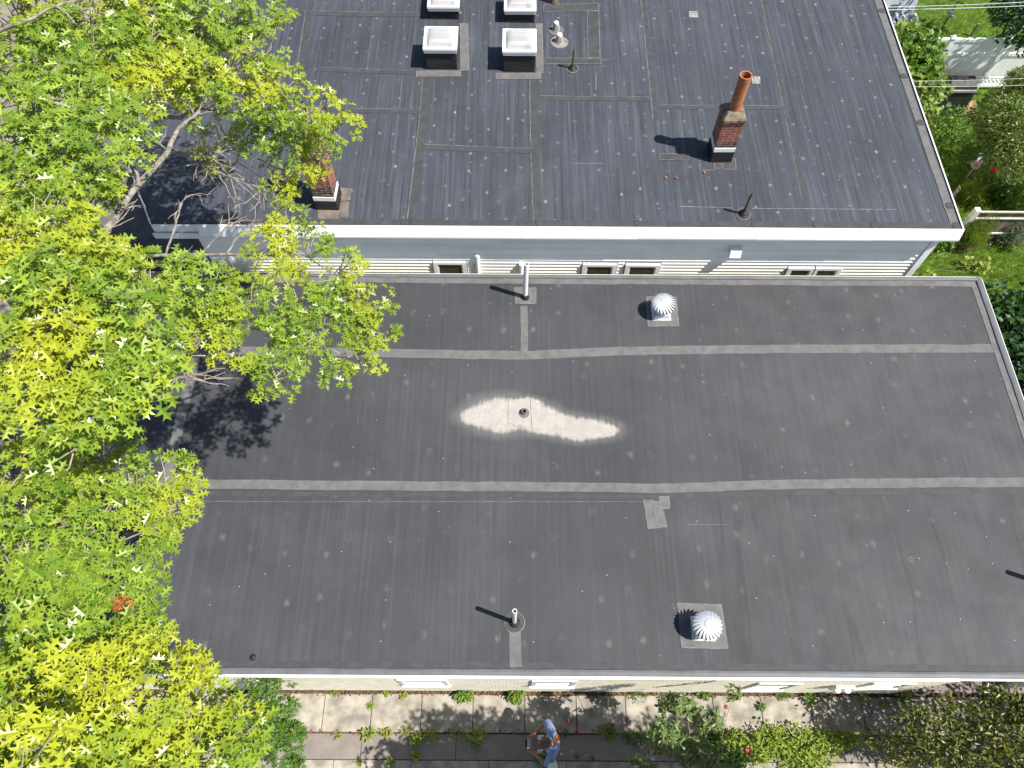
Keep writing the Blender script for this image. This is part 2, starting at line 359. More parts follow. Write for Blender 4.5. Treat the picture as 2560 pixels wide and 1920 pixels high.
# edge curbs of the membrane
def curb(name, x0, y0, x1, y1, zt, mat, wob_axis):
    b = MB(); n = 90; rows = []
    for i in range(n + 1):
        t = i / n
        if wob_axis == 'x':
            x = x0 + (x1 - x0) * t; w = .012 * noise.noise(Vector((x * 1.7, 1, 5))) + .006 * noise.noise(Vector((x * 7, 1, 5))); s = 1 if y1 > y0 else -1
            prof = [(y0 + w, 0), (y0 + w + s * .012, zt * .8), (y0 + s * .05, zt), (y1 - s * .005, zt - .006), (y1, -.1)]
            rows.append([(x, y, ZN + z) for y, z in prof])
        else:
            y = y0 + (y1 - y0) * t; w = .012 * noise.noise(Vector((y * 1.7, 2, 5))) + .008 * noise.noise(Vector((y * 6, 1, 5))); s = 1 if x1 > x0 else -1
            prof = [(x0 + w, 0), (x0 + w + s * .012, zt * .8), (x0 + s * .05, zt), (x1 - s * .005, zt - .006), (x1, -.1)]
            rows.append([(x, y, ZN + z) for x, z in prof])
    for a, c in zip(rows[:-1], rows[1:]):
        for k in range(4): b.quad(a[k], a[k + 1], c[k + 1], c[k])
    return b.build(name, mat, nh)
yN1, yN2 = at(1280, 706, ZN).y, at(1280, 697, ZN).y
curb('edge_curb', XW, yN2, XE, YNN, .045, m_curb, 'x')
strip(nh, hN, [Vector((XW, (yN1 + yN2) / 2 - .01, 0)), Vector((XE - .14, (yN1 + yN2) / 2 - .01, 0))], .15, m_tape, dz=.007, wob=.01)
curb('edge_curb', XE - .13, YS, XE, YNN, .045, m_curb, 'y')
strip(nh, hN, [Vector((XE - .19, YS + .12, 0)), Vector((XE - .19, yN1, 0))], .13, m_tape, dz=.010, wob=.012)
yS1, yS2 = at(1280, 1656, ZN).y, at(1280, 1672, ZN).y
curb('edge_curb', XW, yS2, XE, YS, .04, m_curb, 'x')
strip(nh, hN, [Vector((XW, (yS1 + yS2) / 2, 0)), Vector((XE - .12, (yS1 + yS2) / 2, 0))], abs(yS1 - yS2), m_tapeD, dz=.007, wob=.012)
curb('edge_curb', XW + .12, YS, XW, YNN, .045, m_curb, 'y')
b = MB(); x4 = at(2395, 1696, ZN).x
b.box(XW, YS - .02, ZN - .17, x4, YS - .001, ZN + .028); b.box(XW, YS - .045, ZN - .05, x4, YS - .0205, ZN + .018); b.build('fascia', m_white, nh)
b = MB(); b.box(x4 + .004, YS - .016, ZN - .15, XE, YS - .002, ZN + .02); b.box(x4 + .004, YS - .034, ZN - .022, XE, YS - .0165, ZN + .010); b.build('fascia', m_white, nh)
b = MB(); b.box(XE + .001, YS, ZN - .1, XE + .012, YNN, ZN + .035); b.build('fascia', m_white, nh)
b = MB(); b.box(XW, YNN + .001, ZN - .1, XE, YNN + .012, ZN + .03); b.build('fascia', m_white, nh)
# walls: shingle courses with a sawtooth profile
def shinglemat():
    s = N('sage_shingles'); p = s.pos()
    br = s.n('ShaderNodeTexBrick'); s.set(br.inputs[0], s.map(p, (1, 1, 1), rot=(math.radians(90), 0, 0)))
    br.inputs['Scale'].default_value = 1; br.inputs['Brick Width'].default_value = .14; br.inputs['Row Height'].default_value = .13; br.inputs['Mortar Size'].default_value = .004
    br.inputs['Color1'].default_value = (.60, .58, .46, 1); br.inputs['Color2'].default_value = (.72, .69, .56, 1); br.inputs['Mortar'].default_value = (.3, .28, .2, 1)
    c = s.mix(s.math('MULTIPLY', s.ss(s.noise(p, 5, 5, .7), .4, .75), .4), br.outputs[0], (.42, .42, .29))
    s.bump(s.noise(s.map(p, (60, 60, 4)), 1, 3, .6), .3, .006); return s.fin(c, .85, .25)
m_shingle = shinglemat()
XC = at(2312, 1713, 1.4).x
wall = MB(); wall.box(XW + .12, YW + .02, 0, XC - .02, YNN - .15, ZN - .13)
zc = 0.02
while zc < ZN - .15:
    wall.add([(XW + .1, YW + .02, zc), (XC, YW + .02, zc), (XC, YW - .012, zc), (XW + .1, YW - .012, zc), (XW + .1, YW + .012, zc + .132), (XC, YW + .012, zc + .132)],
             [(0, 3, 2, 1), (3, 4, 5, 2), (0, 4, 3), (1, 2, 5)])
    wall.add([(XC - .03, YW, zc), (XC - .03, YNN - .2, zc), (XC + .014, YNN - .2, zc), (XC + .014, YW, zc), (XC - .008, YNN - .2, zc + .132), (XC - .008, YW, zc + .132)],
             [(0, 3, 2, 1), (3, 5, 4, 2)])
    zc += .13
wall = wall.build('wall', m_shingle, nh)
for y in (YS + .08, 5.5, YNN - .15): b = MB(); b.box(XE - .2, y, 0, XE - .08, y + .12, ZN - .14); b.build('carport_post', m_whitep, nh)
def swindow(xa, xb, z0, z1, dark, sill=True):
    y = YW - .012; w = MB(); f = .075
    w.box(xa - f, y - .02, z0 - f, xa, y + .02, z1 + f); w.box(xb, y - .02, z0 - f, xb + f, y + .02, z1 + f)
    w.box(xa, y - .02, z1, xb, y + .02, z1 + f); w.box(xa, y - .02, z0 - f, xb, y + .02, z0)
    w.box(xa, y - .012, (z0 + z1) / 2 - .02, xb, y + .02, (z0 + z1) / 2 + .02)
    o = w.build('window', m_frame, nh)
    g = MB(); g.box(xa, y - .006, z0, xb, y + .012, z1); g.build('pane', m_glass if dark else m_glassw, o)
    if sill: g = MB(); g.box(xa - .1, y - .045, z0 - f - .04, xb + .1, y + .02, z0 - f - .002); g.build('sill', m_frame, o)
m_glassw = glassmat('curtained_glass', (.50, .50, .50), .12)
def wx(u, v, z): return at(u, v, z).x
swindow(wx(1010, 1703, 1.9) , wx(1108, 1703, 1.9), 1.4, 2.25, False)
swindow(wx(1340, 1703, 1.9), wx(1428, 1703, 1.9), 1.4, 2.2, False)
swindow(wx(1893, 1707, 1.7), wx(1980, 1707, 1.7), 1.0, 2.0, True)
swindow(wx(2175, 1704, 1.9), wx(2258, 1704, 1.9), 1.5, 2.15, False)
b = MB(); xm = wx(2098, 1708, 1.5)
for k in (-.16, .02):
    b.box(xm + k, YW - .07, 1.35, xm + k + .15, YW - .013, 1.75); b.lathe((xm + k + .075, YW - .085, 1.55), [(.05, -.05), (.05, .05)], 12, True, True)
b.build('electric_meter', m_whitep, nh)
# roof-top fittings of the near house
def turbine(house, u, v, ang):
    c = at(u, v, ZN); c.z = hN(c.x, c.y); n = 22
    M = Matrix.Translation(c) @ Matrix.Rotation(ang, 4, 'Z'); hc = .33
    b = MB(); b.box(-.20, -.20, .012, .20, .20, .03, M)
    pts = [(.17, .17), (-.17, .17), (-.17, -.17), (.17, -.17)]
    b.add([M @ Vector((x * 1, y * 1, .031)) for x, y in pts] + [M @ Vector((x * .8, y * .8, .12)) for x, y in pts], [(0, 1, 5, 4), (1, 2, 6, 5), (2, 3, 7, 6), (3, 0, 4, 7), (4, 5, 6, 7)])
    b.lathe(c, [(.135, .1), (.135, .20), (.15, .2), (.15, .225)], 28)
    base = b.build('turbine_vent', m_steel, house, smooth=False)
    def prof(t):
        a = math.radians(20 + 130 * t); return .235 * math.sin(a) + .005, hc + .01 + .155 * math.cos(a)
    # one louvred fin, shared by all copies
    f = MB(); m = 9; W = 2 * math.pi / n * 1.25
    rows = []
    for i in range(m + 1):
        t = i / m; r, z = prof(t); tw = .75 * t
        rows.append([Vector(((r + dr) * math.cos(tw + k * W), (r + dr) * math.sin(tw + k * W), z + dr * .6)) for k, dr in ((0, .024 * math.sin(math.pi * min(1, t * 1.1))), (.5, .002), (1, -.034 * math.sin(math.pi * min(1, t * 1.1))))])
    for r0, r1 in zip(rows[:-1], rows[1:]):
        for k in range(2): f.quad(r0[k], r1[k], r1[k + 1], r0[k + 1])
    me = None
    for k in range(n):
        if me is None:
            o = f.build('fin', m_steel, base, smooth=True, org=(0, 0, 0)); me = o.data
        else:
            o = bpy.data.objects.new('fin', me); COL.objects.link(o); o.parent = base
        o.location = c - house.location; o.rotation_euler = (0, 0, ang + 2 * math.pi * k / n)
    t = MB(); t.lathe(c, [(.001, hc + .165), (.05, hc + .163), (.092, hc + .15), (.098, hc + .138)], 26); t.build('cap', m_steel, base, smooth=True)
    t = MB(); t.lathe(c, [(.135, .2), (.15, hc - .13), (.12, hc - .12)], 24); t.lathe(c, [(.11, hc - .12), (.11, hc + .1)], 16); t.build('throat', m_rust, base, smooth=True)
    return base
tv1 = turbine(nh, 1652, 783, .0); tv1['label'] = 'silver spinning vent near the cream-sided neighbour wall'
tv2 = turbine(nh, 1756, 1572, -.04); tv2['label'] = 'silver spinning vent near the path edge of the roof'
def vpipe(house, c, h, r, mat, boot_h, boot_r, rim=None, ring=None, hf=None, hollow=m_black, lean=(0, 0), label=None, flange=None):
    z0 = c.z; b = MB(); t = Vector((lean[0], lean[1], 1)).normalized(); top = c + t * h
    b.tube([c + t * .02, top], r, 16, False); b.tube([top, top - t * .12], r * .78, 16, False)
    ax = [top + (Vector((math.cos(2 * math.pi * k / 16), math.sin(2 * math.pi * k / 16), 0))) * q for q in (r, r * .78) for k in range(16)]
    b.add(ax, [(k, (k + 1) % 16, 16 + (k + 1) % 16, 16 + k) for k in range(16)])
    o = b.build('vent_pipe', mat, house, smooth=False)
    if label: o['label'] = label
    g = MB(); g.tube([top - t * .11, top - t * .115], r * .77, 12); g.build('bore', hollow, o)
    g = MB(); P = []; nst = 4
    for k in range(nst):
        rr = boot_r + (r * 1.12 - boot_r) * k / (nst - 1) * .95; P += [(rr, .004 + boot_h * k / nst), (rr * .97, boot_h * (k + .75) / nst)]
    P.append((r * 1.02, boot_h)); g.lathe(c, P, 20); g.build('boot', m_black, o, smooth=False)
    if flange:
        g = MB(); g.lathe(c, [(flange, .006), (flange, .012), (.02, .014)], 28); g.mi = 1; g.lathe(c, [(flange + .008, .005), (flange + .008, .009), (flange - .003, .014)], 28); g.build('flange', [m_tapeD, m_caulk], o)
    return o
def onN(u, v): c = at(u, v, ZN); c.z = hN(c.x, c.y); return c
vpipe(nh, onN(1313, 744), 1.2, .052, m_white, .13, .09, label='tall white plastic vent pipe nearest the neighbour wall', flange=.13)
vpipe(nh, onN(1286, 1556), 1.08, .038, m_white, .10, .10, hollow=m_pink, label='white plastic vent pipe near the path edge of the roof', flange=.175)
c = onN(1310, 1030); b = MB(); b.lathe(c, [(.11, .008), (.10, .02), (.06, .03), (.05, .1), (.04, .1), (.04, -.02)], 20); dr = b.build('roof_drain', m_tape, nh)
b = MB(); b.lathe(c, [(.001, .03), (.039, .03)], 14); b.build('bore', m_black, dr)
c = onN(2614, 1462)
vpipe(nh, c, 1.0, .045, m_rust, .12, .1)
c = onN(632, 1643); b = MB(); b.lathe(c, [(.055, .003), (.05, .02), (.02, .028), (.001, .03)], 14); b.build('plug', m_black, nh, smooth=True)
# ------------------------------------------------------------------ far house
FE, FW0 = at(2406, 577, ZF).x, at(379, 566, ZF)
FY = at(1300, 568, ZF).y; YFW = FY + .125; FXE = FE - .22; ZE = ZF - .25
FN = 19.6
fh = thing('cream_sided_house', 'cream clapboard house with dark membrane roof, skylights and two brick chimneys', 'house', (1, (FY + FN) / 2, 0))
def hF(x, y): return ZF + .008 * noise.noise(Vector((x * .7, y * .5, 1.7))) + .004 * noise.noise(Vector((x * 1.9, y * .4, 6)))
xa, ya = FW0.x, FY
slope = (at(330, 430, ZF).x - xa) / (at(330, 430, ZF).y - FY)
b = MB(); vs = []; fs = []; nx, ny = 150, 90
for j in range(ny + 1):
    y = FY + (FN - FY) * j / ny; xl = xa + slope * min(y - FY, 2.2)
    for i in range(nx + 1): x = xl + (FE - xl) * i / nx; vs.append((x, y, hF(x, y)))
for j in range(ny):
    for i in range(nx): a = j * (nx + 1) + i; fs.append((a, a + 1, a + nx + 2, a + nx + 1))
b.add(vs, fs); b.prism([(xa + .02, FY + .01), (FE - .01, FY + .01), (FE - .01, FN), (xa + slope * 2.2, FN), (xa + slope * 2.2, FY + 2.2)], ZE + .02, ZF - .06)
b.build('roof', m_far, fh, smooth=True)
def seam(pts, w=.13, edge=.02, mat=m_tapeD, dz=.005): strip(fh, hF, pl(ZF, *pts), w, mat, dz=dz, wob=.01, edge=edge)
seam([(1068, 185), (1058, 300), (1028, 562)], .17, .022)
seam([(1334, 190), (1338, 380), (1345, 566)], .17, .022)
seam([(785, -40), (772, 30), (752, 175)], .16, .02)
seam([(1606, -20), (1622, 120), (1640, 300)], .12, .018)
seam([(1905, -20), (1960, 250), (2012, 500)], .10, .016)
seam([(2068, -20), (2140, 260), (2222, 564)], .06, .010, m_far)
seam([(1060, 37), (900, 36), (770, 33)], .16, .02, dz=.007); seam([(1050, 182), (900, 178), (795, 173)], .13, .018, dz=.007)
seam([(1540, 150), (1450, 158), (1240, 168)], .10, .016, dz=.007)
seam([(1055, 279), (960, 278), (850, 277)], .13, .02, dz=.007); seam([(1625, 248), (1500, 247), (1352, 245)], .13, .02, dz=.007)
seam([(1972, 270), (1800, 269), (1645, 268)], .12, .02, dz=.007); seam([(1340, 378), (1200, 373), (1060, 368)], .15, .022, dz=.007)
for a, c in (((1700, 516), (1830, 520)), ((1880, 521), (2240, 524)), ((1430, 409), (1508, 409)), ((1490, 181), (1490, 225))):
    strip(fh, hF, pl(ZF, a, c), .014, m_caulk, name='chalk_line', dz=.004, wob=.005)
strip(fh, hF, [Vector((xa + .1, FY + .10, 0)), Vector((FE - .1, FY + .10, 0))], .16, m_tapeD, dz=.009, wob=.008, edge=None)
strip(fh, hF, [Vector((FE - .13, FY + .1, 0)), Vector((FE - .13, FN, 0))], .17, m_tape, dz=.012, wob=.012)
for (u, v) in ((1012, 562), (1036, 556), (1304, 566), (1350, 559), (1597, 568), (1680, 561), (1892, 569), (2044, 562), (2190, 569), (2402, 566), (2375, 514), (2305, 306), (2260, 190), (2205, 26)):
    b = MB(); c = at(u, v, ZF + .02); c.y = max(c.y, FY + .10); c.x = min(c.x, FE - .1); b.lathe((c.x, c.y, hF(c.x, c.y) + .012), [(.085, 0), (.085, .006), (.001, .007)], 20); b.mi = 1; b.lathe((c.x, c.y, hF(c.x, c.y) + .011), [(.093, 0), (.093, .003), (.084, .0065)], 20)
    b.build('round_patch', [m_tapeD, m_black], fh)
# eaves
xs = at(492, 570, ZF).x
fj = [xs] + [at(u, 568, ZF).x for u in (720, 1012, 1304, 1597, 1892, 2190)] + [FE]
for k in range(len(fj) - 1):
    fa, fb = fj[k] + .004 * (k > 0), fj[k + 1]; e = .03 if k == len(fj) - 2 else 0; jy = RND.uniform(-.006, .006); b = MB()
    b.add([(fa, FY - .001, ZF + .03), (fb, FY - .001, ZF + .03), (fb + e, FY - .03, ZF + .025), (fa, FY - .03, ZF + .025), (fa, FY - .115 + jy, ZE + .055), (fb + e * .6, FY - .115 + jy, ZE + .055), (fa, FY - .115 + jy, ZE + .018), (fb + e * .3, FY - .115 + jy, ZE + .018), (fa, FY, ZE), (fb, FY, ZE)],
          [(0, 3, 2, 1), (3, 4, 5, 2), (4, 6, 7, 5), (6, 8, 9, 7), (0, 8, 6, 4, 3), (1, 2, 5, 7, 9)])
    b.build('fascia', m_white, fh)
b = MB(); b.box(xa - .04, FY - .10, ZE - .06, xs - .004, FY - .085, ZE + .10); b.box(xa - .04, FY - .085, ZE - .06, xs - .004, FY - .0455, ZE - .045); b.box(xs - .02, FY - .084, ZE - .044, xs - .005, FY - .046, ZF + .02); b.box(xa, FY - .044, ZE - .06, xs - .004, FY - .001, ZF + .025)
b.build('gutter', m_white, fh)
b = MB(); b.add([(FE + .001, FY, ZF + .03), (FE + .03, FY - .03, ZF + .03), (FE + .03, FN, ZF + .03), (FE + .001, FN, ZF + .03), (FE + .01, FY - .03, ZE), (FE + .01, FN, ZE)], [(0, 1, 2, 3), (1, 4, 5, 2)]); b.build('fascia', m_white, fh)
b = MB(); sl = Vector((slope, 1, 0)).normalized(); p0 = Vector((xa, FY, 0)); p1 = Vector((xa + slope * 2.2, FY + 2.2, 0)); nn = Vector((-sl.y, sl.x, 0)) * .03
b.add([p0 + Vector((0, 0, ZF + .03)), p1 + Vector((0, 0, ZF + .03)), p1 + nn + Vector((0, 0, ZF + .02)), p0 + nn + Vector((0, 0, ZF + .02)), p1 + nn + Vector((0, 0, ZE)), p0 + nn + Vector((0, 0, ZE))], [(0, 1, 2, 3), (3, 2, 4, 5)]); b.build('fascia', m_white, fh)
b = MB(); b.prism([(xa + .05, FY - .04), (FE, FY - .04), (FE, FN), (xa + slope * 2, FN), (xa + slope * 2.2, FY + 2.2)], ZE, ZE + .018); b.build('soffit', m_soffit, fh)
# walls with lapped boards, cut round the windows
XL, XR = at(470, 620, 3.6).x + .15, FXE
def zw(v):    # height of a photo row on the south wall plane
    d = CAMM.to_3x3() @ Vector(((1500 - 1280) / FPX, -(v - 960) / FPX, -1)); return CAMZ + d.z * (YFW / d.y)
wins = []   # (x0,x1,z1)
for ua, ub, vt in ((1093, 1156, 658), (1466, 1532, 661), (1573, 1640, 661), (1977, 2026, 667), (2042, 2092, 667)):
    z1 = zw(vt); wins.append((at(ua, vt, z1).x, at(ub, vt, z1).x, z1))
wall = MB(); wall.prism([(XL, YFW + .02), (XR, YFW + .02), (XR, FN - .3), (XL, FN - .3)], 0, ZE)
wall = wall.build('wall', m_siding, fh)
EX = .115; zb = 1.4; nb = 0
while zb < ZE - .01:
    zt = min(zb + EX + .012, ZE - .002); cuts = [(XL, XR)]
    for x0, x1, z1 in wins:
        if zb < z1 + .085 and zt > z1 - 1.2:
            cuts = [s for a, c in cuts for s in ((a, min(c, x0 - .11)), (max(a, x1 + .11), c)) if s[1] - s[0] > .02]
    # random butt joints
    out = []
    for a, c in cuts:
        while c - a > 3.8:
            k = a + RND.uniform(2.4, 3.7); out.append((a, k - .002)); a = k
        out.append((a, c))
    for a, c in out:
        q = MB(); y0, y1 = YFW - .034, YFW + .004
        q.add([(a, y0, zb), (c, y0, zb), (c, y1, zt), (a, y1, zt), (a, YFW + .019, zb), (c, YFW + .019, zb), (c, YFW + .019, zt), (a, YFW + .019, zt)],
              [(0, 1, 2, 3), (0, 4, 5, 1), (0, 3, 7, 4), (1, 5, 6, 2), (3, 2, 6, 7)])
        q.build('siding_board', m_siding, wall)
    zb += EX
b = MB(); b.box(XR - .11, YFW - .052, 0, XR + .03, YFW - .0345, ZE - .002); b.box(XR + .001, YFW - .034, 0, XR + .03, YFW + .13, ZE - .002); b.build('corner_board', m_whitep, fh)
xc = at(583, 660, 2.6).x
b = MB(); b.box(xc, YFW - .05, 0, xc + .11, YFW - .017, zw(643)); b.box(xc - .55, YFW - .05, 0, xc - .47, YFW - .017, zw(643)); b.build('corner_board', m_whitep, fh)
for i, (x0, x1, z1) in enumerate(wins):
    z0 = z1 - 1.1; f = .085; y = YFW - .035; w = MB()
    w.box(x0 - f, y - .035, z0, x0, y + .035, z1 + .075); w.box(x1, y - .035, z0, x1 + f, y + .035, z1 + .075)
    w.box(x0, y - .035, z1, x1, y + .035, z1 + .075); w.box(x0 + .001, y - .015, z0, x0 + .03, y + .03, z1 - .002); w.box(x1 - .03, y - .015, z0, x1 - .001, y + .03, z1 - .002); w.box(x0 + .031, y - .015, z1 - .03, x1 - .031, y + .03, z1 - .001)
    o = w.build('window', m_frame, fh)
    g = MB(); g.box(x0 + .031, y - .002, z0, x1 - .031, y + .02, z1 - .031); g.build('pane', m_glass, o)
# wall pipes and hoods
def wallpipe(u, v0, r, bend):
    z1 = zw(v0); x = at(u, v0, z1).x; y = YFW - .018 - r
    b = MB(); b.tube([(x, y, .2), (x, y, z1 - .06), (x, y - .0, z1)], r, 12); b.lathe((x, y, z1 - .03), [(r * 1.2, -.06), (r * 1.2, .03), (r * .9, .05)], 14, True, True)
    o = b.build('wall_pipe', m_whitep, fh, smooth=False); return o
wallpipe(1193, 634, .042, 0); wallpipe(1303, 655, .046, 0)
z1 = zw(610); xh = at(1840, 610, z1).x
b = MB(); b.add([(xh - .12, YFW - .017, z1), (xh + .12, YFW - .017, z1), (xh + .12, YFW - .14, z1 - .03), (xh - .12, YFW - .14, z1 - .03), (xh - .12, YFW - .2, z1 - .2), (xh + .12, YFW - .2, z1 - .2), (xh - .12, YFW - .017, z1 - .2), (xh + .12, YFW - .017, z1 - .2)],
              [(0, 3, 2, 1), (3, 4, 5, 2), (0, 6, 4, 3), (1, 2, 5, 7), (4, 6, 7, 5)]); b.build('vent_hood', m_white, fh)
zm = zw(630); xm = at(492, 630, zm).x
b = MB(); b.box(xm - .09, YFW - .12, zm - .45, xm + .09, YFW - .018, zm); b.lathe((xm, YFW - .13, zm - .02), [(.07, -.08), (.07, .06), (.04, .1)], 14, True, True); mt = b.build('electric_meter', simple('meter_grey', (.42, .44, .46), .5), fh)
b = MB(); b.tube([(xm - .25, YFW - .05, zm - .3), (xm - .1, YFW - .1, zm - .75), (xm + .15, YFW - .08, zm - .7), (xm + .2, YFW - .06, zm - .3)], .014, 6); b.build('service_cable', m_black, mt)
# chimneys: single bricks around a mortar core
bm_ = MB(); bm_.box(-.1025, -.047, -.0275, .1025, .047, .0275); BR = None
def chimney(u, v, ncr, nsoot, zb0, flue_h, rz, label, flash_u):
    c = at(u, v, ZF); W = .424; H = W / 2; c.y += H; pitch = .0685
    M = Matrix.Translation((c.x, c.y, 0)) @ Matrix.Rotation(rz, 4, 'Z'); zt = zb0 + ncr * pitch
    k = MB(); k.box(-H + .0025, -H + .0025, ZF, H - .0025, H - .0025, zt, M); ch = k.build('chimney', m_mortar, fh, label=label)
    L, Wd, j = .205, .094, .014
    global BR
    for r in range(ncr):
        z = zb0 + pitch * (r + .5); spots = []
        for s in (-1, 1):
            for x in (-1, 1): spots.append((x * (L + j) / 2, s * (H - Wd / 2), 0))
        for s in (-1, 1): spots.append((s * (H - Wd / 2), 0, math.pi / 2))
        for (x, y, a) in spots:
            if r % 2: x, y, a = -y, x, a + math.pi / 2
            if BR is None:
                o = bm_.build('brick', m_brick, ch, org=(0, 0, 0)); bv = o.modifiers.new('b', 'BEVEL'); bv.width = .005; bv.segments = 1; BR = o.data
                o.modifiers.clear()
            else: o = bpy.data.objects.new('brick', BR); COL.objects.link(o); o.parent = ch
            p = M @ Vector((x * (1 + RND.uniform(0, .006)), y * (1 + RND.uniform(0, .012)), z + RND.uniform(-.002, .002)))
            o.location = p - fh.location; o.rotation_euler = (0, 0, a + rz + RND.uniform(-.01, .01))
            if r < nsoot and RND.random() < .8 or RND.random() < .02:
                o.material_slots[0].link = 'OBJECT'; o.material_slots[0].material = m_brickd
    f = MB(); f.box(-H - .012, -H - .012, zb0 - .11, H + .012, H + .012, zb0 - .004, M); f.build('flashing_band', m_white, ch, bevel=.004)
    f = MB(); f.box(-H - .02, -H - .02, ZF - .02, H + .02, H + .02, zb0 - .112, M); f.build('base_wrap', m_wrap, ch, bevel=.01)
    f = MB()
    for q0, q1, r0, r1 in ((H + .03, H + .03, zt, zt + .06), (H + .03, .155, zt + .06, zt + .19)):
        a = [M @ Vector((x * q0, y * q0, r0)) for x, y in ((-1, -1), (1, -1), (1, 1), (-1, 1))]; d = [M @ Vector((x * q1, y * q1, r1)) for x, y in ((-1, -1), (1, -1), (1, 1), (-1, 1))]
        f.add(a + d, [(0, 1, 5, 4), (1, 2, 6, 5), (2, 3, 7, 6), (3, 0, 4, 7), (4, 5, 6, 7)])
    f.add([M @ Vector((x * (H + .03), y * (H + .03), zt + .0005)) for x, y in ((-1, -1), (1, -1), (1, 1), (-1, 1))], [(0, 3, 2, 1)])
    f.build('mortar_cap', m_tar, ch, bevel=.02)
    f = MB(); zf = zt + .15
    f.lathe((c.x, c.y, 0), [(.118, zf), (.118, zf + flue_h - .12), (.124, zf + flue_h - .11), (.124, zf + flue_h), (.098, zf + flue_h), (.098, zf + .1), (.001, zf + .1)], 26); f.build('flue', m_terra, ch, smooth=False)
    return ch
ch1 = chimney(1800, 405, 10, 2, ZF + .41, .83, 0.02, 'sooty brick chimney with round clay flue standing clear on the roof', None)
ch2 = chimney(820, 524, 16, 4, ZF + .38, .62, -.03, 'brick chimney half hidden by oak leaves', None)
patch(fh, hF, [[(1750, 398), (1786, 398), (1787, 425), (1749, 427)], [(1810, 396), (1838, 397), (1840, 424), (1806, 424)], [(1786, 409), (1804, 409), (1804, 422), (1786, 422)], [(1647, 386), (1722, 386), (1722, 400), (1649, 401)]], m_tapeD)
patch(fh, hF, [[(795, 525), (850, 525), (847, 552), (795, 550)], [(851, 470), (878, 472), (876, 500), (853, 505)], [(850, 508), (874, 505), (872, 545), (850, 545)]], simple('tan_patch', (.13, .108, .09), .85, .3, 6), rim=False)
# skylights
def skylight(u, v, ch_, label):
    c = at(u, v, ZF); w = .385; x, y = c.x, c.y; d = .76
    k = MB(); n = 6; rows = []
    for j in range(n + 1):
        z = ZF - .01 + (ch_ + .01) * j / n; e = .355 + (.012 if 0 < j < n else 0) * RND.uniform(-1, 1)
        rows.append([(x - e, y + .03, z), (x + e, y + .03, z), (x + e, y + d - .05, z), (x - e, y + d - .05, z)])
    for r0, r1 in zip(rows[:-1], rows[1:]):
        for q in range(4): k.quad(r0[q], r0[(q + 1) % 4], r1[(q + 1) % 4], r1[q])
    o = k.build('skylight', m_wrap, fh, label=label)
    def ringbox(mb, z0, z1, e0, e1):
        for (xa_, ya_, xb_, yb_) in ((-e0, -e0, e0, -e1), (-e0, e1, e0, e0), (-e0, -e1, -e1, e1), (e1, -e1, e0, e1)): mb.box(x + xa_, y + .36 + ya_, z0, x + xb_, y + .36 + yb_, z1)
    zt = ZF + ch_; f = MB(); ringbox(f, zt - .03, zt + .04, .372, .30); ringbox(f, zt + .041, zt + .095, .386, .312); f.build('frame', m_white, o, bevel=.004)
    g = MB(); n = 14; pts = {}
    for i in range(n + 1):
        for j in range(n + 1):
            a, b_ = (i / n * 2 - 1), (j / n * 2 - 1); z = .13 * (1 - a ** 4) ** .5 * (1 - b_ ** 4) ** .5 if abs(a) < 1 and abs(b_) < 1 else 0
            pts[i, j] = (x + a * .31, y + .36 + b_ * .31, zt + .085 + z)
    for i in range(n):
        for j in range(n): g.quad(pts[i, j], pts[i + 1, j], pts[i + 1, j + 1], pts[i, j + 1])
    g.build('dome', m_dome, o, smooth=True)
    g = MB(); g.box(x - .30, y + .06, zt - .20, x + .30, y + .66, zt - .17); g.build('light_well', simple('well_grey_lit', (.30, .285, .27), .7, .45, 1.8), o)  # floor close under the dome; mottled grey stands in for the lit interior
skylight(1105, 176, .50, 'left skylight of the front pair, on a tall wrapped curb'); skylight(1298, 182, .50, 'right skylight of the front pair, on a tall wrapped curb')
skylight(1111, 51, .28, 'left skylight of the rear pair, cut by the top of the picture'); skylight(1300, 59, .28, 'right skylight of the rear pair, cut by the top of the picture')
for q in ([(1042, 178), (1152, 178), (1152, 192), (1040, 192)], [(1240, 184), (1352, 184), (1352, 198), (1240, 198)], [(1150, 60), (1170, 60), (1172, 178), (1152, 178)], [(1340, 60), (1356, 60), (1358, 184), (1342, 184)]):
    patch(fh, hF, [q], m_tape, dz=.012)
# drain sump with two strainers
for q in ([(1360, 12), (1495, 10), (1497, 28), (1358, 30)], [(1468, 29), (1497, 29), (1500, 146), (1470, 146)], [(1358, 146), (1502, 147), (1503, 160), (1356, 160)]):
    patch(fh, hF, [q], m_tapeD, dz=.012)
for i, (u, v, r) in enumerate(((1390, 76, .11), (1398, 106, .125))):
    c = at(u, v, ZF); b = MB(); b.lathe((c.x, c.y, ZF + .006), [(r * 1.75, 0), (r * 1.7, .01), (r * .9, .016)], 24, False, True); st = b.build('roof_drain', m_caulk if i else m_tape, fh)
    b = MB(); n = 18
    for k in range(n):
        a = 2 * math.pi * k / n; b.tube([(c.x + r * .8 * math.cos(a), c.y + r * .8 * math.sin(a), ZF + .015), (c.x + r * .45 * math.cos(a), c.y + r * .45 * math.sin(a), ZF + .19)], .009, 4)
    b.lathe((c.x, c.y, ZF), [(r * .85, .015), (r * .8, .04)], 20); b.build('strainer', simple('strainer_grey', (.42, .40, .37), .7), st)
    b = MB(); b.lathe((c.x, c.y, ZF), [(r * .3, .16), (r * .5, .185), (r * .48, .225), (.001, .23)], 16); b.build('cap', m_whitep, st, smooth=False)
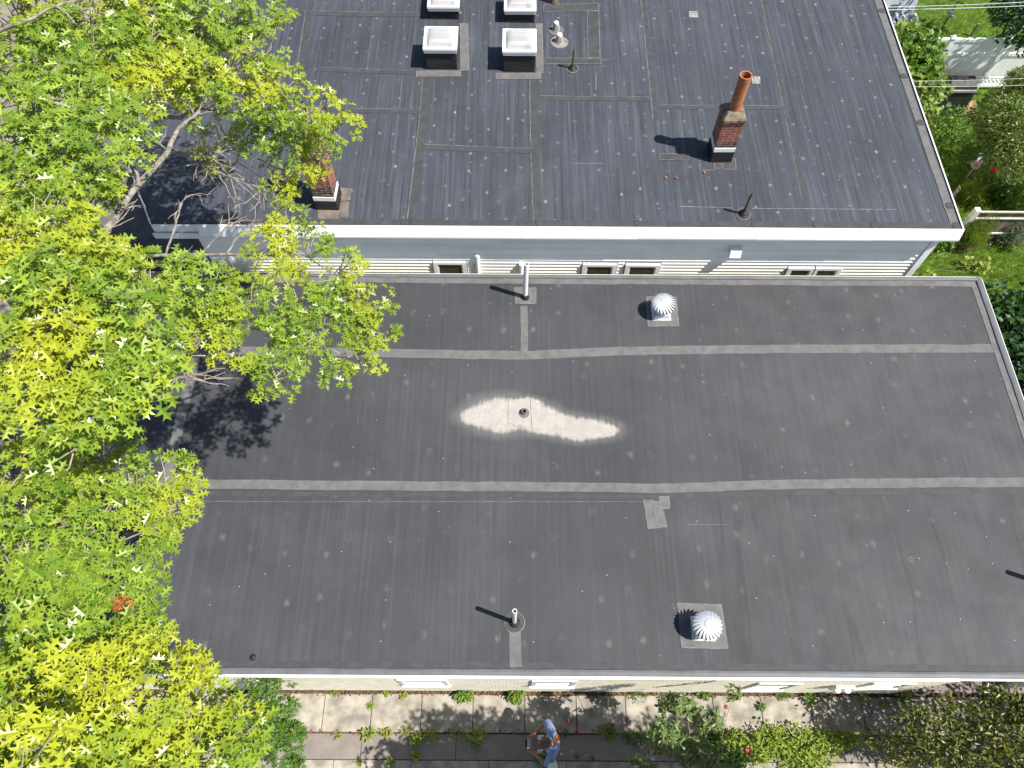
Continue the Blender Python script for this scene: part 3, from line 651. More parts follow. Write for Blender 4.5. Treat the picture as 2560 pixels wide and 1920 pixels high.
c = at(1385, 6, ZF); b = MB(); b.tube([c, c + Vector((0, 0, .5)), c + Vector((.04, -.02, .6)), c + Vector((.14, -.06, .62)), c + Vector((.2, -.09, .54))], .05, 12); b.lathe(c, [(.1, .01), (.07, .12)], 16); b.build('gooseneck_vent', m_rust, fh, smooth=True)
def onF(u, v): c = at(u, v, ZF); c.z = hF(c.x, c.y); return c
vpipe(fh, onF(1431, 172), .52, .026, m_rust, .13, .10, flange=.14, label='short rusty vent pipe beside the skylights')
vpipe(fh, onF(1858, 536), .62, .028, m_rust, .16, .10, flange=.15, label='rusty vent pipe near the eave')
patch(fh, hF, [[(1722, 28), (1744, 28), (1745, 44), (1723, 44)], [(1879, 192), (1900, 192), (1901, 210), (1880, 210)]], simple('white_label', (.22, .21, .19), .8, .4, 14), rim=False)
# fallen brick chips
for i, (u, v) in enumerate(((1665, 446), (1690, 447), (1761, 433))):
    c = onF(u, v); b = MB(); pts = [Vector((RND.uniform(.6, 1.2) * math.cos(a), RND.uniform(.5, 1) * math.sin(a), 0)) * .035 for a in (0, 1.1, 2.2, 3.1, 4.2, 5.3)]
    b.prism([(c.x + p.x, c.y + p.y) for p in pts], c.z + .001, c.z + .03)
    tag(b.build('brick_chip', [m_terra, m_brick, m_terra][i], org=c), ['pale orange brick chip left of the pair on the roof', 'red brick chip right of the pair on the roof', 'small orange brick chip closest to the chimney foot'][i], 'brick chip', 'chips below the chimney')
# ------------------------------------------------------------------ leaves
def leaf_tpl(half, fold=.3, droop=.25, stem=0):
    """leaf lying along +x, unit length: two folded halves"""
    n = len(half); v = []
    for x, w in half: v.append((x, w, w * fold - droop * x * x))
    for x, w in half: v.append((x, -w, w * fold - droop * x * x))
    return np.array(v, float), [tuple(range(n)), tuple(range(2 * n - 1, n - 1, -1))]
OAK = [(0, 0), (.14, .012), (.20, .06), (.19, .24), (.31, .14), (.35, .08), (.44, .09), (.54, .43), (.62, .22), (.59, .105), (.69, .10), (.90, .33), (.84, .14), (.89, .07), (1.04, 0)]
OVAL = [(0, 0), (.15, .13), (.4, .24), (.7, .2), (.92, .07), (1, 0)]
LANCE = [(0, 0), (.25, .09), (.6, .10), (1, 0)]
BROAD = [(0, 0), (-.06, .16), (.05, .42), (.30, .34), (.52, .48), (.62, .22), (1, 0)]
BLADE = [(0, .02), (.5, .025), (1, 0)]
TP = {'oak': leaf_tpl(OAK, .34, .26), 'oval': leaf_tpl(OVAL), 'lance': leaf_tpl(LANCE), 'broad': leaf_tpl(BROAD, .15, .2), 'blade': leaf_tpl(BLADE, 0, .3)}
def leaf_matrix(p, d, up, size):
    d = Vector(d).normalized(); s = Vector(up).cross(d)
    if s.length < 1e-4: s = Vector((1, 0, 0)).cross(d)
    s.normalize(); n = d.cross(s)
    return Matrix(((d.x * size, s.x * size, n.x * size, p[0]), (d.y * size, s.y * size, n.y * size, p[1]), (d.z * size, s.z * size, n.z * size, p[2]), (0, 0, 0, 1)))
def leaf_mesh(name, leaves, tpl, mat, parent, kind='stuff', label=None):
    v, f = TP[tpl]; k = len(v); org = parent.location if parent is not None else Vector((0, 0, 0))
    A = np.array([[list(r) for r in m] for m in leaves]).reshape(-1, 4, 4)
    V = np.einsum('nij,kj->nki', A[:, :3, :3], v) + A[:, None, :3, 3] - np.array(org)[None, None]
    nl = len(leaves); nf = len(f); me = bpy.data.meshes.new(name)
    me.vertices.add(nl * k); me.vertices.foreach_set('co', V.reshape(-1).astype(np.float32))
    idx = np.array([i for t in f for i in t]); L = len(idx); ln = [len(t) for t in f]
    me.loops.add(nl * L); me.loops.foreach_set('vertex_index', (idx[None] + k * np.arange(nl)[:, None]).reshape(-1))
    me.polygons.add(nl * nf); st = np.cumsum([0] + ln[:-1])
    me.polygons.foreach_set('loop_start', (st[None] + L * np.arange(nl)[:, None]).reshape(-1))
    me.update(calc_edges=True); me.validate(); me.materials.append(mat)
    o = bpy.data.objects.new(name, me); COL.objects.link(o)
    if parent is not None: o.parent = parent
    if kind: o['kind'] = kind
    if label: o['label'] = label
    return o
LM = {}
def leaf_parts(leaves, tpl, mat, parent):
    key = (tpl, mat.name)
    if key not in LM:
        v, f = TP[tpl]; me = bpy.data.meshes.new('leaf'); me.from_pydata(v.tolist(), [], f); me.materials.append(mat); LM[key] = me
    for m in leaves:
        o = bpy.data.objects.new('leaf', LM[key]); COL.objects.link(o); o.parent = parent
        o.matrix_local = Matrix.Translation(-parent.location) @ m
def rv(s=1): return Vector((RND.gauss(0, s), RND.gauss(0, s), RND.gauss(0, s)))
def rosette(p, axis, n, size, out, spread=.9, lift=.15):
    axis = axis.normalized(); a = axis.cross(Vector((.3, .8, .1))).normalized(); b = axis.cross(a); ph = RND.uniform(0, 6.28)
    for k in range(n):
        t = ph + 2 * math.pi * k / n + RND.uniform(-.35, .35); e = RND.uniform(-.35, .5)
        d = (a * math.cos(t) + b * math.sin(t)) * spread + axis * (lift + e)
        up = (axis * .9 + SUN * .75 + rv(.42))
        out.append(leaf_matrix(p + d * size * .10, d, up, size * RND.uniform(.55, 1.22)))
def campx(p):
    q = CAMM.to_3x3().transposed() @ (Vector(p) - Vector((0, 0, CAMZ)))
    return (1280 + FPX * q.x / -q.z, 960 - FPX * q.y / -q.z, -q.z) if q.z < -.1 else (-9e9, 0, 1e9)
def wiggle(a, b, n, amp, sag=0):
    a, b = Vector(a), Vector(b); L = (b - a).length; P = []; o = Vector((0, 0, 0)); s = RND.uniform(0, 99)
    for i in range(n + 1):
        t = i / n; w = math.sin(math.pi * t) if 0 < i < n else 0
        P.append(a.lerp(b, t) + noise.noise_vector(Vector((t * 2.3, s, 0))) * amp * L * w + Vector((0, 0, sag * L * math.sin(math.pi * t))))
    return P
# ------------------------------------------------------------------ the oak
tb = Vector((-11.6, 5.2, 0))
oak = thing('oak_tree', 'big pin oak with yellow-green lobed leaves overhanging both roofs', 'tree', tb)
b = MB(); fork = Vector((-11.0, 5.6, 5.2)); top = Vector((-10.2, 6.0, 9.2))
b.tube(wiggle(tb + Vector((0, 0, -.1)), fork, 6, .03) + wiggle(fork, top, 5, .03)[1:], [.36, .30, .27, .25, .24, .23, .22, .19, .16, .13, .10, .07], 12); b.build('trunk', m_bark, oak, smooth=True)
CL = [  # photo column, row, height, radius: leafy sprays of the crown
 (40, 40, 10.2, .75), (170, 30, 10, .8), (300, 20, 9.8, .8), (430, 30, 9.5, .8), (560, 20, 9.0, .75), (660, 30, 8.7, .55), (640, 120, 8.7, .55),
 (60, 170, 10.4, .7), (190, 140, 10.1, .75), (320, 130, 9.8, .75), (450, 140, 9.3, .7), (560, 140, 9.0, .7), (610, 215, 8.7, .6), (700, 235, 8.5, .6), (770, 275, 8.3, .55), (830, 300, 8.1, .45),
 (60, 300, 10.5, .7), (180, 270, 10.3, .7), (290, 240, 9.9, .55), (470, 225, 9.1, .6), (370, 60, 9.4, .8), (240, 90, 9.8, .7),
 (50, 420, 10.6, .65), (160, 390, 10.4, .65), (270, 370, 10.0, .5), (690, 320, 8.0, .5), (745, 370, 7.6, .42), (800, 365, 7.6, .35), (700, 440, 7.2, .38), (790, 405, 7.4, .3), (770, 440, 7.2, .22), (720, 480, 7.0, .25), (620, 330, 7.9, .35),
 (545, 320, 7.6, .35), (510, 390, 7.4, .28), (560, 425, 7.2, .2), (200, 490, 9.6, .35), (120, 500, 10.4, .5),
 (40, 540, 10.8, .55), (140, 590, 10.7, .45), (240, 660, 10.0, .35), (340, 680, 9.6, .35), (60, 650, 10.9, .5), (180, 690, 10.8, .5), (300, 710, 10.3, .5), (410, 690, 9.8, .4), (500, 735, 9.2, .45), (560, 760, 8.9, .35), (420, 780, 9.3, .4),
 (60, 790, 11.0, .5), (170, 800, 11.0, .5), (270, 860, 11.0, .45), (330, 910, 11.0, .4), (380, 970, 11.0, .25), (50, 890, 11.0, .32), (200, 930, 11.0, .3), (250, 990, 10.9, .35), (150, 1030, 10.9, .28), (180, 1080, 10.6, .4), (10, 1000, 11, .25),
 (720, 555, 8.1, .35), (690, 620, 8.2, .42), (760, 620, 8.1, .42), (830, 670, 8.1, .48), (890, 740, 8.1, .45), (930, 810, 8.1, .40), (880, 870, 8.1, .42), (790, 820, 8.2, .5), (720, 760, 8.4, .48), (650, 800, 8.6, .45), (600, 740, 8.8, .4), (680, 890, 8.3, .35), (840, 930, 8.0, .25), (540, 860, 8.8, .3), (520, 810, 9.0, .3), (620, 900, 8.5, .25), (860, 780, 8.1, .4), (690, 940, 8.5, .3),
 (230, 1130, 8.7, .55), (120, 1160, 9.2, .5), (300, 1210, 8.7, .5), (400, 1210, 8.5, .4), (450, 1250, 8.4, .3), (360, 1300, 8.5, .45), (220, 1290, 8.9, .5), (100, 1300, 9.3, .55), (30, 1220, 9.5, .5),
 (60, 1420, 9.5, .5), (170, 1430, 9.3, .45), (320, 1420, 8.8, .33), (370, 1390, 8.6, .25), (345, 1480, 8.7, .33), (210, 1530, 9.3, .55), (280, 1560, 9.0, .45), (90, 1560, 9.6, .5), (330, 1600, 8.9, .33), (260, 1650, 9.2, .42), (370, 1650, 9.0, .26), (160, 1680, 9.6, .5),
 (60, 1690, 9.8, .5), (440, 1690, 8.9, .26), (470, 1750, 9.0, .33), (530, 1720, 8.6, .22), (260, 1760, 9.7, .5), (380, 1760, 9.4, .45), (130, 1800, 10, .55), (440, 1840, 9.5, .45), (320, 1860, 9.8, .5), (550, 1840, 9.1, .4), (200, 1900, 10, .55), (60, 1880, 10.2, .55), (500, 1900, 9.3, .4), (570, 1910, 9.1, .35)]
for v in range(-250, 2200, 190):       # the crown goes on past the left edge and the corners
    for u in (-130, -360): CL.append((u, v + RND.uniform(-50, 50), 10.3 + RND.uniform(-.6, .6), .8))
for u in range(-60, 600, 190): CL.append((u, -150, 9.7, .8)); CL.append((u * .9, 2060, 9.7, .6))
leaves, tw, limbs = [], MB(), []
tw.mi = 0
DEN = 31
for (u, v, z, r) in CL:
    c = at(u, v, z); up0 = min(max((z - 4.2) * .8 + 2.6, 4.6), 9.0)
    s = fork.lerp(top, (up0 - 5.2) / 4.0) if up0 > 5.2 else fork
    limbs.append((c, s, r))
    nr = max(3, int(DEN * (r / .5) ** 2 * RND.uniform(.75, 1.1)))
    if u < -50 or v < -50 or v > 1980: nr = int(nr * .5)
    hub = c - Vector((0, 0, r * .45))
    for k in range(nr):
        a = RND.uniform(0, 6.283); q = r * math.sqrt(RND.random()) * .98
        p = c + Vector((q * math.cos(a), q * math.sin(a), r * .55 * RND.uniform(-.9, .8) * (1.15 - q / r * .6)))
        ax = Vector((0, 0, 1)) + Vector((math.cos(a), math.sin(a), 0)) * (.55 * q / r) + rv(.25)
        rosette(p, ax, RND.randint(5, 8), .108 + .034 * max(0, z - 7.5) / 3.5, leaves)
        if k % 2 == 0: tw.tube([hub.lerp(p, .15) + rv(.03), hub.lerp(p, .6) + rv(.04), p], [.010, .007, .004], 4, False)
# limbs: grow towards each spray from the nearest wood already there
wood = [fork.lerp(top, t / 8) for t in range(9)]; wr = [.2] * 9
limb = MB()
limbs.sort(key=lambda t: (t[0] - fork).length)
for c, s, r in limbs:
    tgt = c - Vector((0, 0, r * .45)); best = None
    for i, w in enumerate(wood):
        d = (tgt - w).length + (w - fork).length * .32 + (3 if w.z > tgt.z + .6 else 0)
        if best is None or d < best[0]: best = (d, i)
    w = wood[best[1]]; L = (tgt - w).length; n = max(3, int(L / .45)); r0 = min(wr[best[1]] * .8, .022 + .016 * L); P = wiggle(w, tgt, n, .10, .05); rr = [r0 + (.009 - r0) * (i / n) for i in range(n + 1)]
    limb.tube(P, rr, 7); wood += P[1:]; wr += rr[1:]
# bare grey boughs that show in the openings
def bough(pts, r0, r1, twigs, spread=.5):
    P = [at(*p) for p in pts]; F = []
    for a, c in zip(P[:-1], P[1:]): F += wiggle(a, c, 4, .06)[:-1]
    F.append(P[-1]); n = len(F) - 1; rr = [r0 + (r1 - r0) * i / n for i in range(n + 1)]; limb.tube(F, rr, 8)
    for k in range(twigs):
        i = RND.randint(max(1, n // 4), n); p = F[i]; d = (F[i] - F[i - 1]).normalized() + rv(.75); d.z *= .4; e = p + d.normalized() * RND.uniform(.25, .85) * spread * 1.4
        W = wiggle(p, e, 4, .16); tw.tube(W, [rr[i] * .45 + .004, .009, .007, .005, .003], 5, False)
        for _ in range(2):
            q = W[RND.randint(1, 3)]; tw.tube(wiggle(q, q + (d + rv(.9)).normalized() * RND.uniform(.1, .35), 3, .15), [.006, .005, .004, .003], 4, False)
bough([(60, 800, 9.0), (150, 700, 9.5), (265, 575, 9.9), (330, 480, 9.8), (420, 380, 9.5), (460, 310, 9.2), (500, 270, 8.9)], .048, .022, 7)
bough([(345, 465, 9.8), (345, 440, 9.8), (335, 415, 9.8)], .026, .012, 2)
bough([(420, 380, 7.8), (520, 385, 7.7), (600, 370, 7.6), (690, 420, 7.3)], .022, .008, 16, .6)
bough([(400, 290, 8.1), (450, 295, 8.0), (500, 270, 8.0), (600, 285, 7.9), (690, 290, 8)], .035, .014, 9, .6)
bough([(330, 360, 8.0), (420, 370, 7.8), (520, 420, 7.4), (640, 460, 7.2), (690, 530, 7.0)], .016, .006, 18, .6)
bough([(200, 640, 7.2), (380, 640, 7.3), (470, 637, 7.3), (570, 635, 7.3), (650, 640, 7.3), (710, 630, 7.4)], .030, .010, 4, .4)
bough([(415, 635, 7.3), (440, 560, 7.5), (450, 510, 7.6), (475, 488, 7.7)], .018, .006, 4, .25)
bough([(500, 636, 7.3), (540, 595, 7.4), (570, 560, 7.5)], .015, .005, 5, .3); bough([(565, 636, 7.3), (600, 590, 7.4), (660, 560, 7.5)], .015, .005, 5, .3)
bough([(300, 730, 9.4), (440, 765, 9.1), (540, 795, 8.9)], .03, .012, 5, .4); bough([(270, 880, 9.6), (380, 890, 9.2), (440, 930, 9.1), (505, 950, 9.0)], .018, .005, 7, .4)
bough([(560, 740, 8.6), (640, 735, 8.3), (720, 715, 8.1)], .03, .015, 3, .4)
bough([(-60, 800, 8.6), (60, 805, 9.0), (150, 790, 9.2)], .06, .03, 3); bough([(-40, 1380, 8.5), (40, 1405, 8.6), (130, 1410, 8.6)], .04, .018, 4); bough([(20, 1430, 8.5), (70, 1490, 8.5)], .022, .010, 1)
bough([(-60, 180, 9.4), (10, 200, 9.6), (65, 165, 9.8)], .07, .05, 2); bough([(-60, 90, 10.2), (60, 55, 10.4), (170, 5, 10.5)], .03, .012, 5, .4); bough([(-20, 1780, 9.4), (60, 1755, 9.6), (150, 1735, 9.7)], .022, .010, 3, .4)
bough([(240, 105, 9.4), (320, 130, 9.3), (370, 185, 9.0)], .035, .012, 3)
limb.build('limbs', m_bark, oak, smooth=True, kind='stuff'); tw.build('twigs', m_twig, oak, kind='stuff')
# the 300 leaves that show largest are single parts, the rest one mass
sc = []
for i, m in enumerate(leaves):
    q = campx(m.translation)
    if 10 < q[0] < 2550 and 10 < q[1] < 1910: sc.append((q[2] - .8 * RND.random(), i))
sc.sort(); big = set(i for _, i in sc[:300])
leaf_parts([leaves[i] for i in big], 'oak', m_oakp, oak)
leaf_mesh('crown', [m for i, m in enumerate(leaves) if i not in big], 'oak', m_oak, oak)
dl = []; c = at(300, 1500, 9.25)
for k in range(2): rosette(c + rv(.04), Vector((0, 0, 1)) + rv(.3), 7, .10, dl)
leaf_mesh('dead_leaf_spray', dl, 'oak', m_dead, oak, kind=None, label='withered orange leaf spray in the green crown')
# ------------------------------------------------------------------ other plants
def plant(name, label, cat, base, crowns, tpl, mat, size, n, stem_r=.03, parts=0, group=None, bark=m_twig, stems=5, flat=.9, trunk=None, ros=0, lean=None, upw=.6, extra=None):
    """base point, crown ellipsoids (x,y,z,rx,ry,rz); leaves spread through them, denser near the outside"""
    root = thing(name, label, cat, base, group); L = []; tot = sum(c[3] * c[4] for c in crowns)
    st = MB(); base = Vector(base)
    for (x, y, z, rx, ry, rz) in crowns:
        c = Vector((x, y, z)); k = max(4, int(n * rx * ry / tot))
        for s in range(max(1, int(stems * rx * ry / tot + .5))):
            e = c + Vector((RND.uniform(-.6, .6) * rx, RND.uniform(-.6, .6) * ry, RND.uniform(-.2, .7) * rz))
            f = (trunk or base) + Vector((RND.uniform(-1, 1), RND.uniform(-1, 1), 0)) * stem_r
            st.tube(wiggle(f, e, 5, .1), [stem_r, stem_r * .8, stem_r * .6, stem_r * .45, stem_r * .3, stem_r * .15], 5, False)
        lump = [(rv(1).normalized(), RND.uniform(.55, 1.12)) for _ in range(9)]
        for q in range(k):
            d = rv(1).normalized(); m = max(lump, key=lambda t: t[0].dot(d)); r = m[1] * (RND.random() ** .38)
            p = c + Vector((d.x * rx * r, d.y * ry * r, d.z * rz * r))
            if p.z < .01: p.z = .01 + RND.random() * .05
            ax = Vector((d.x, d.y, d.z * .5 + upw))
            if ros: rosette(p, ax, ros, size, L, .8, .3)
            else: L.append(leaf_matrix(p, (d + rv(.7)) * Vector((1, 1, flat)) if False else Vector((d.x, d.y, d.z * .4)) + rv(.6), ax + rv(.45), size * RND.uniform(.65, 1.2)))
    if trunk is not None:
        t = MB(); t.tube(wiggle(base - Vector((0, 0, .05)), trunk, 6, .05), [stem_r * 2.6, stem_r * 2.2, stem_r * 2, stem_r * 1.9, stem_r * 1.7, stem_r * 1.5, stem_r * 1.2], 8); t.build('trunk', bark, root, smooth=True)
    if st.v: st.build('stems', bark, root, kind='stuff')
    if parts:
        o = sorted(range(len(L)), key=lambda i: -L[i].translation.z)[:parts * 2]; RND.shuffle(o); pick = set(o[:parts])
        leaf_parts([L[i] for i in pick], tpl, mat, root); L = [m for i, m in enumerate(L) if i not in pick]
    leaf_mesh('crown' if trunk is not None else 'foliage', L, tpl, mat, root)
    return root
def gp(u, v, z=0.0): return at(u, v, z)
def cr(u, v, z, rx, ry, rz): p = at(u, v, z); return (p.x, p.y, p.z, rx, ry, rz)
p = gp(655, 1790, 0)
plant('oak_sapling', 'dark green oak sapling at the left end of the path', 'sapling', p, [cr(700, 1760, 2.2, .45, .35, .3), cr(640, 1720, 2.4, .3, .25, .25), cr(720, 1840, 1.9, .45, .4, .35), cr(640, 1830, 2.0, .5, .4, .4), cr(720, 1910, 1.7, .45, .35, .35), cr(690, 1690, 2.5, .22, .2, .15)], 'oak', m_sap, .095, 330, .022, ros=6, stems=14)
# right-hand garden behind the houses
p = gp(2300, 260, 0)
plant('climbing_vine', 'broad-leaved vine mound against the east eave of the cream house', 'vine', p, [cr(2270, 110, 2.6, .6, .7, .5), cr(2310, 130, 2.5, .7, .7, .5), cr(2290, 180, 2.3, .7, .7, .6), cr(2315, 200, 2.1, .55, .6, .6), cr(2320, 240, 1.2, .6, .5, .6), cr(2305, 230, 1.9, .55, .4, .5), cr(2262, 90, 2.5, .4, .4, .3)], 'broad', m_vine, .15, 2300, .03, parts=120, stems=12)
plant('olive_green_tree', 'bushy tree with small narrow glossy leaves beside the white fence', 'tree', gp(2530, 470, 0), [cr(2490, 255, 3.0, .45, .5, .5), cr(2475, 320, 2.8, .45, .5, .5), cr(2525, 300, 3.2, .75, .7, .7), cr(2570, 230, 3.3, .6, .6, .6), cr(2495, 380, 2.6, .45, .4, .5), cr(2560, 380, 3, .7, .7, .7), cr(2545, 200, 3.1, .4, .4, .4), cr(2450, 290, 2.6, .3, .3, .3)], 'oval', m_olive, .078, 15000, .05, trunk=gp(2510, 400, 2.0), bark=m_bark, stems=26, upw=.4)
plant('leafy_shrub', 'bright green shrub below the olive-green tree beside the patio', 'shrub', gp(2370, 340), [cr(2345, 300, .8, .5, .4, .4), cr(2390, 300, .9, .5, .4, .5), cr(2400, 340, .6, .4, .4, .4), cr(2330, 335, .5, .35, .3, .3)], 'oval', m_vine, .10, 900, .02)
plant('pink_flower_bush', 'small bush with pink blossoms at the corner of the brick patio', 'shrub', gp(2335, 305, 0), [cr(2332, 305, .6, .22, .22, .3)], 'oval', m_pinkf, .06, 160, .01)
plant('rose_bush', 'pale green rose bush with red blooms under the tree', 'rose bush', gp(2500, 470), [cr(2490, 430, .6, .4, .35, .4), cr(2460, 440, .4, .3, .3, .3), cr(2520, 470, .4, .4, .4, .4)], 'oval', m_vine, .085, 700, .014)
rb = bpy.data.objects['rose_bush']
for i, (u, v) in enumerate(((2490, 413), (2481, 423), (2511, 433), (2515, 419), (2493, 431))):
    c = at(u, v, 1.02); b = MB()
    for k in range(9): b.lathe(c + rv(.022), [(.001, .03), (.03, .02), (.035, 0), (.01, -.03)], 6)
    b.build('bloom', m_flower, rb, kind=None)
plant('silver_shrub', 'grey-green shrub in the mulch bed before the board fence', 'shrub', gp(2540, 600), [cr(2545, 565, .6, .3, .3, .4), cr(2520, 590, .3, .3, .3, .25), cr(2556, 590, .5, .3, .3, .3)], 'lance', m_grey, .12, 700, .012)
plant('feathery_bush', 'feathery yellow-green bush at the corner of the board fence', 'bush', gp(2430, 610), [cr(2455, 560, .8, .3, .3, .45), cr(2440, 590, .5, .35, .35, .4), cr(2425, 575, .7, .25, .3, .4)], 'blade', m_vine, .18, 1800, .01, upw=1.2)
plant('leafy_shrub', 'low dark shrub at the far corner of the cream house', 'shrub', gp(2365, 620), [cr(2345, 605, .4, .3, .35, .35), cr(2375, 600, .4, .35, .3, .3), cr(2320, 625, .2, .25, .2, .2)], 'oval', m_sap, .12, 500, .012)
plant('tall_grass_clump', 'yellowish grass clump beside the east eave', 'grass clump', gp(2440, 500), [cr(2435, 480, .3, .2, .35, .3)], 'blade', m_bed, .3, 500, .006, upw=1.5)
plant('leafy_shrub', 'pale leafy border plant right of the rose bush', 'shrub', gp(2545, 500), [cr(2545, 470, .5, .4, .5, .5), cr(2550, 520, .3, .3, .3, .3)], 'lance', m_vine, .15, 700, .012)
plant('dark_conifer', 'dark tree in the top corner of the back lawn', 'tree', gp(2570, 60), [cr(2545, 10, 2.2, .9, 1.0, 1.0), cr(2600, 60, 2.6, 1.1, 1.1, 1.2), cr(2560, -70, 2.8, 1.3, 1.2, 1.2)], 'oval', m_dark, .14, 3500, .05, trunk=gp(2580, 40, 1.4), bark=m_bark)
plant('garden_tree', 'broad tree right of the back gardens shading the lawn by the pinwheel', 'tree', (17.6, 13.6, 0), [(16.3, 13.6, 6.0, 1.2, 1.1, .8), (17.3, 14.4, 6.3, 1.3, 1.2, .8), (17.0, 12.8, 5.8, 1.0, .9, .7)], 'oval', m_dark, .16, 3200, .06, trunk=Vector((17.4, 13.6, 4.8)), bark=m_bark)
# ivy hedge along the east side of the near house, and the tree that shades it
ivy = [(10.95 + .5 * k % 1.6, 3.5 + k * .62, .75 + .2 * math.sin(k * 1.7), .8, .55, .55) for k in range(11)] + [(12.2, 3.6 + k * .8, .8, .9, .7, .6) for k in range(9)] + [(13.3, 5 + k, .8, .9, .8, .6) for k in range(6)]
plant('ivy_hedge', 'dark broad-leaved hedge along the east side of the black roof', 'hedge', (11.6, 6, 0), ivy, 'broad', m_dark, .17, 6500, .02, parts=120, stems=10)
plant('shade_tree', 'tall tree east of the hedge shading its leaves', 'tree', (18.2, 4.2, 0), [(16.6, 3.2, 6.2, 1.9, 2.0, .9), (17.8, 4.4, 6.6, 2.0, 2.0, 1.0), (16.4, 5.2, 6.0, 1.7, 1.5, .8), (18.4, 2.6, 6.2, 1.8, 1.8, .9)], 'broad', m_dark, .26, 3600, .08, trunk=Vector((17.6, 4, 5)), bark=m_bark)
plant('creeping_vine', 'pale vine shoots trailing onto the lawn at the roof corner', 'vine', gp(2455, 668), [cr(2455, 665, .3, .3, .25, .15), cr(2425, 655, .25, .25, .2, .1), cr(2310, 680, .5, .6, .12, .12)], 'broad', m_bed, .11, 130, .006)
plant('added_shade_tree', 'dense unseen tree added off the lower edge to shade the path', 'tree', (2.6, -2.2, 0), [(.3, -.75, 3.5, .7, .4, .35), (1.2, -.65, 3.7, .8, .38, .4), (2.2, -.6, 3.9, .8, .38, .4), (3.2, -.6, 4.0, .8, .4, .4), (4.2, -.6, 4.0, .8, .4, .4)] + [(2.1 + .85 * k, -.62 - .1 * (k % 2), 5.9 + .25 * math.sin(k * 2.1), .62, .36, .4) for k in range(7)] + [(1.9 + 1.1 * k, -1.35, 5.9, .8, .45, .45) for k in range(6)], 'oval', m_dark, .12, 9500, .035, trunk=Vector((3.4, -1.7, 3.6)), bark=m_bark, stems=24)  # tree added out of view to thicken the shade on the path
# the garden strip by the path
apple = plant('apple_tree', 'apple tree with oval leaves and red fruit reaching up beside the path', 'apple tree', (3.3, -1.3, 0),
   [cr(1700, 1760, 2.6, .35, .28, .5), cr(1760, 1800, 2.5, .28, .24, .4), cr(1670, 1840, 2.8, .35, .25, .4), cr(1640, 1830, 3.0, .2, .15, .3), cr(1735, 1880, 2.6, .5, .3, .4), cr(1600, 1905, 3.0, .25, .15, .3), cr(1830, 1730, 2.7, .14, .14, .12),
    (3.9, -.9, 3.1, .8, .55, .5), (2.6, -1.0, 3.0, .8, .5, .5), (4.6, -1.0, 3.4, .8, .6, .5), (3.4, -1.2, 3.6, .9, .7, .5), (1.9, -1.1, 3.4, .8, .6, .5), (5.6, -.9, 3.4, .8, .6, .5), (2.7, -.5, 4.0, .8, .35, .4), (4.2, -.5, 4.1, .9, .35, .4), (1.7, -.6, 3.9, .6, .35, .4), (5.4, -.55, 4.0, .7, .35, .4), (.7, -.8, 3.7, .7, .45, .4), (-.1, -.85, 3.6, .6, .4, .35)], 'oval', m_apple, .10, 2300, .024, trunk=Vector((3.2, -1.15, 1.5)), bark=m_bark, stems=34, ros=6)
for i, (u, v, z, r) in enumerate(((1815, 1767, 2.4, .036), (1866, 1876, 2.6, .05), (1873, 1882, 2.6, .042), (1690, 1856, 2.4, .036))):
    b = MB(); c = at(u, v, z); b.lathe(c, [(.004, -r * .85), (r * .55, -r * .8), (r * .95, -r * .2), (r, r * .3), (r * .7, r * .85), (r * .25, r * .9), (.003, r * .7)], 14); b.build('apple', m_red, apple, smooth=True)
FA = [(1772, 1858), (1392, 1831), (1445, 1833), (1443, 1893), (1577, 1841), (1532, 1812), (1420, 1804), (1610, 1862), (1640, 1815), (1590, 1900), (1537, 1839), (1482, 1896)]
AL = ['fallen apple farthest from the man, in the dark bed under the apple tree', 'fallen apple nearest the right shoulder of the man in blue', 'fallen apple on the path edge, second right of the man in blue', 'fallen apple on the lower paving edge right of the two people', 'fallen apple in the weedy mat, right of its middle', 'fallen apple lying alone on the wide path slab', 'fallen apple on the path slab above the man', 'fallen apple on the brown paving below the weedy mat', 'fallen apple on the path just above the dark bed', 'fallen apple at the bottom edge of the picture', 'fallen apple at the left side of the weedy mat', 'fallen apple on the paving joint below the weedy mat']
for i, (u, v) in enumerate(FA):
    b = MB(); c = at(u, v, .05); r = .033; b.lathe(c, [(.004, -r * .85), (r * .55, -r * .8), (r * .95, -r * .2), (r, r * .3), (r * .7, r * .85), (r * .25, r * .9), (.003, r * .7)], 12)
    tag(b.build('fallen_apple', m_red, smooth=True, org=c - Vector((0, 0, .03))), AL[i], 'apple', 'fallen apples')
plant('ground_cover_bed', 'bright yellow-green leafy bed between path and paving', 'plant bed', gp(1990, 1860), [cr(1930, 1850, .22, .4, .32, .25), cr(1990, 1860, .22, .4, .34, .25), cr(2060, 1860, .2, .42, .3, .25), cr(1890, 1875, .2, .35, .3, .2), cr(2020, 1905, .18, .5, .25, .2), cr(1830, 1850, .15, .35, .2, .15), cr(2120, 1850, .15, .3, .2, .2)], 'oval', m_bed, .075, 3300, .006, upw=1)
plant('dark_bed', 'dark green plants under the apple tree beside the paving', 'plant bed', gp(1750, 1870), [cr(1700, 1845, .15, .4, .15, .2), cr(1790, 1850, .18, .35, .2, .2), cr(1780, 1900, .2, .4, .25, .2), cr(1850, 1900, .2, .3, .25, .2), cr(1590, 1845, .12, .4, .1, .12)], 'oval', m_sap, .075, 1100, .006, upw=1)
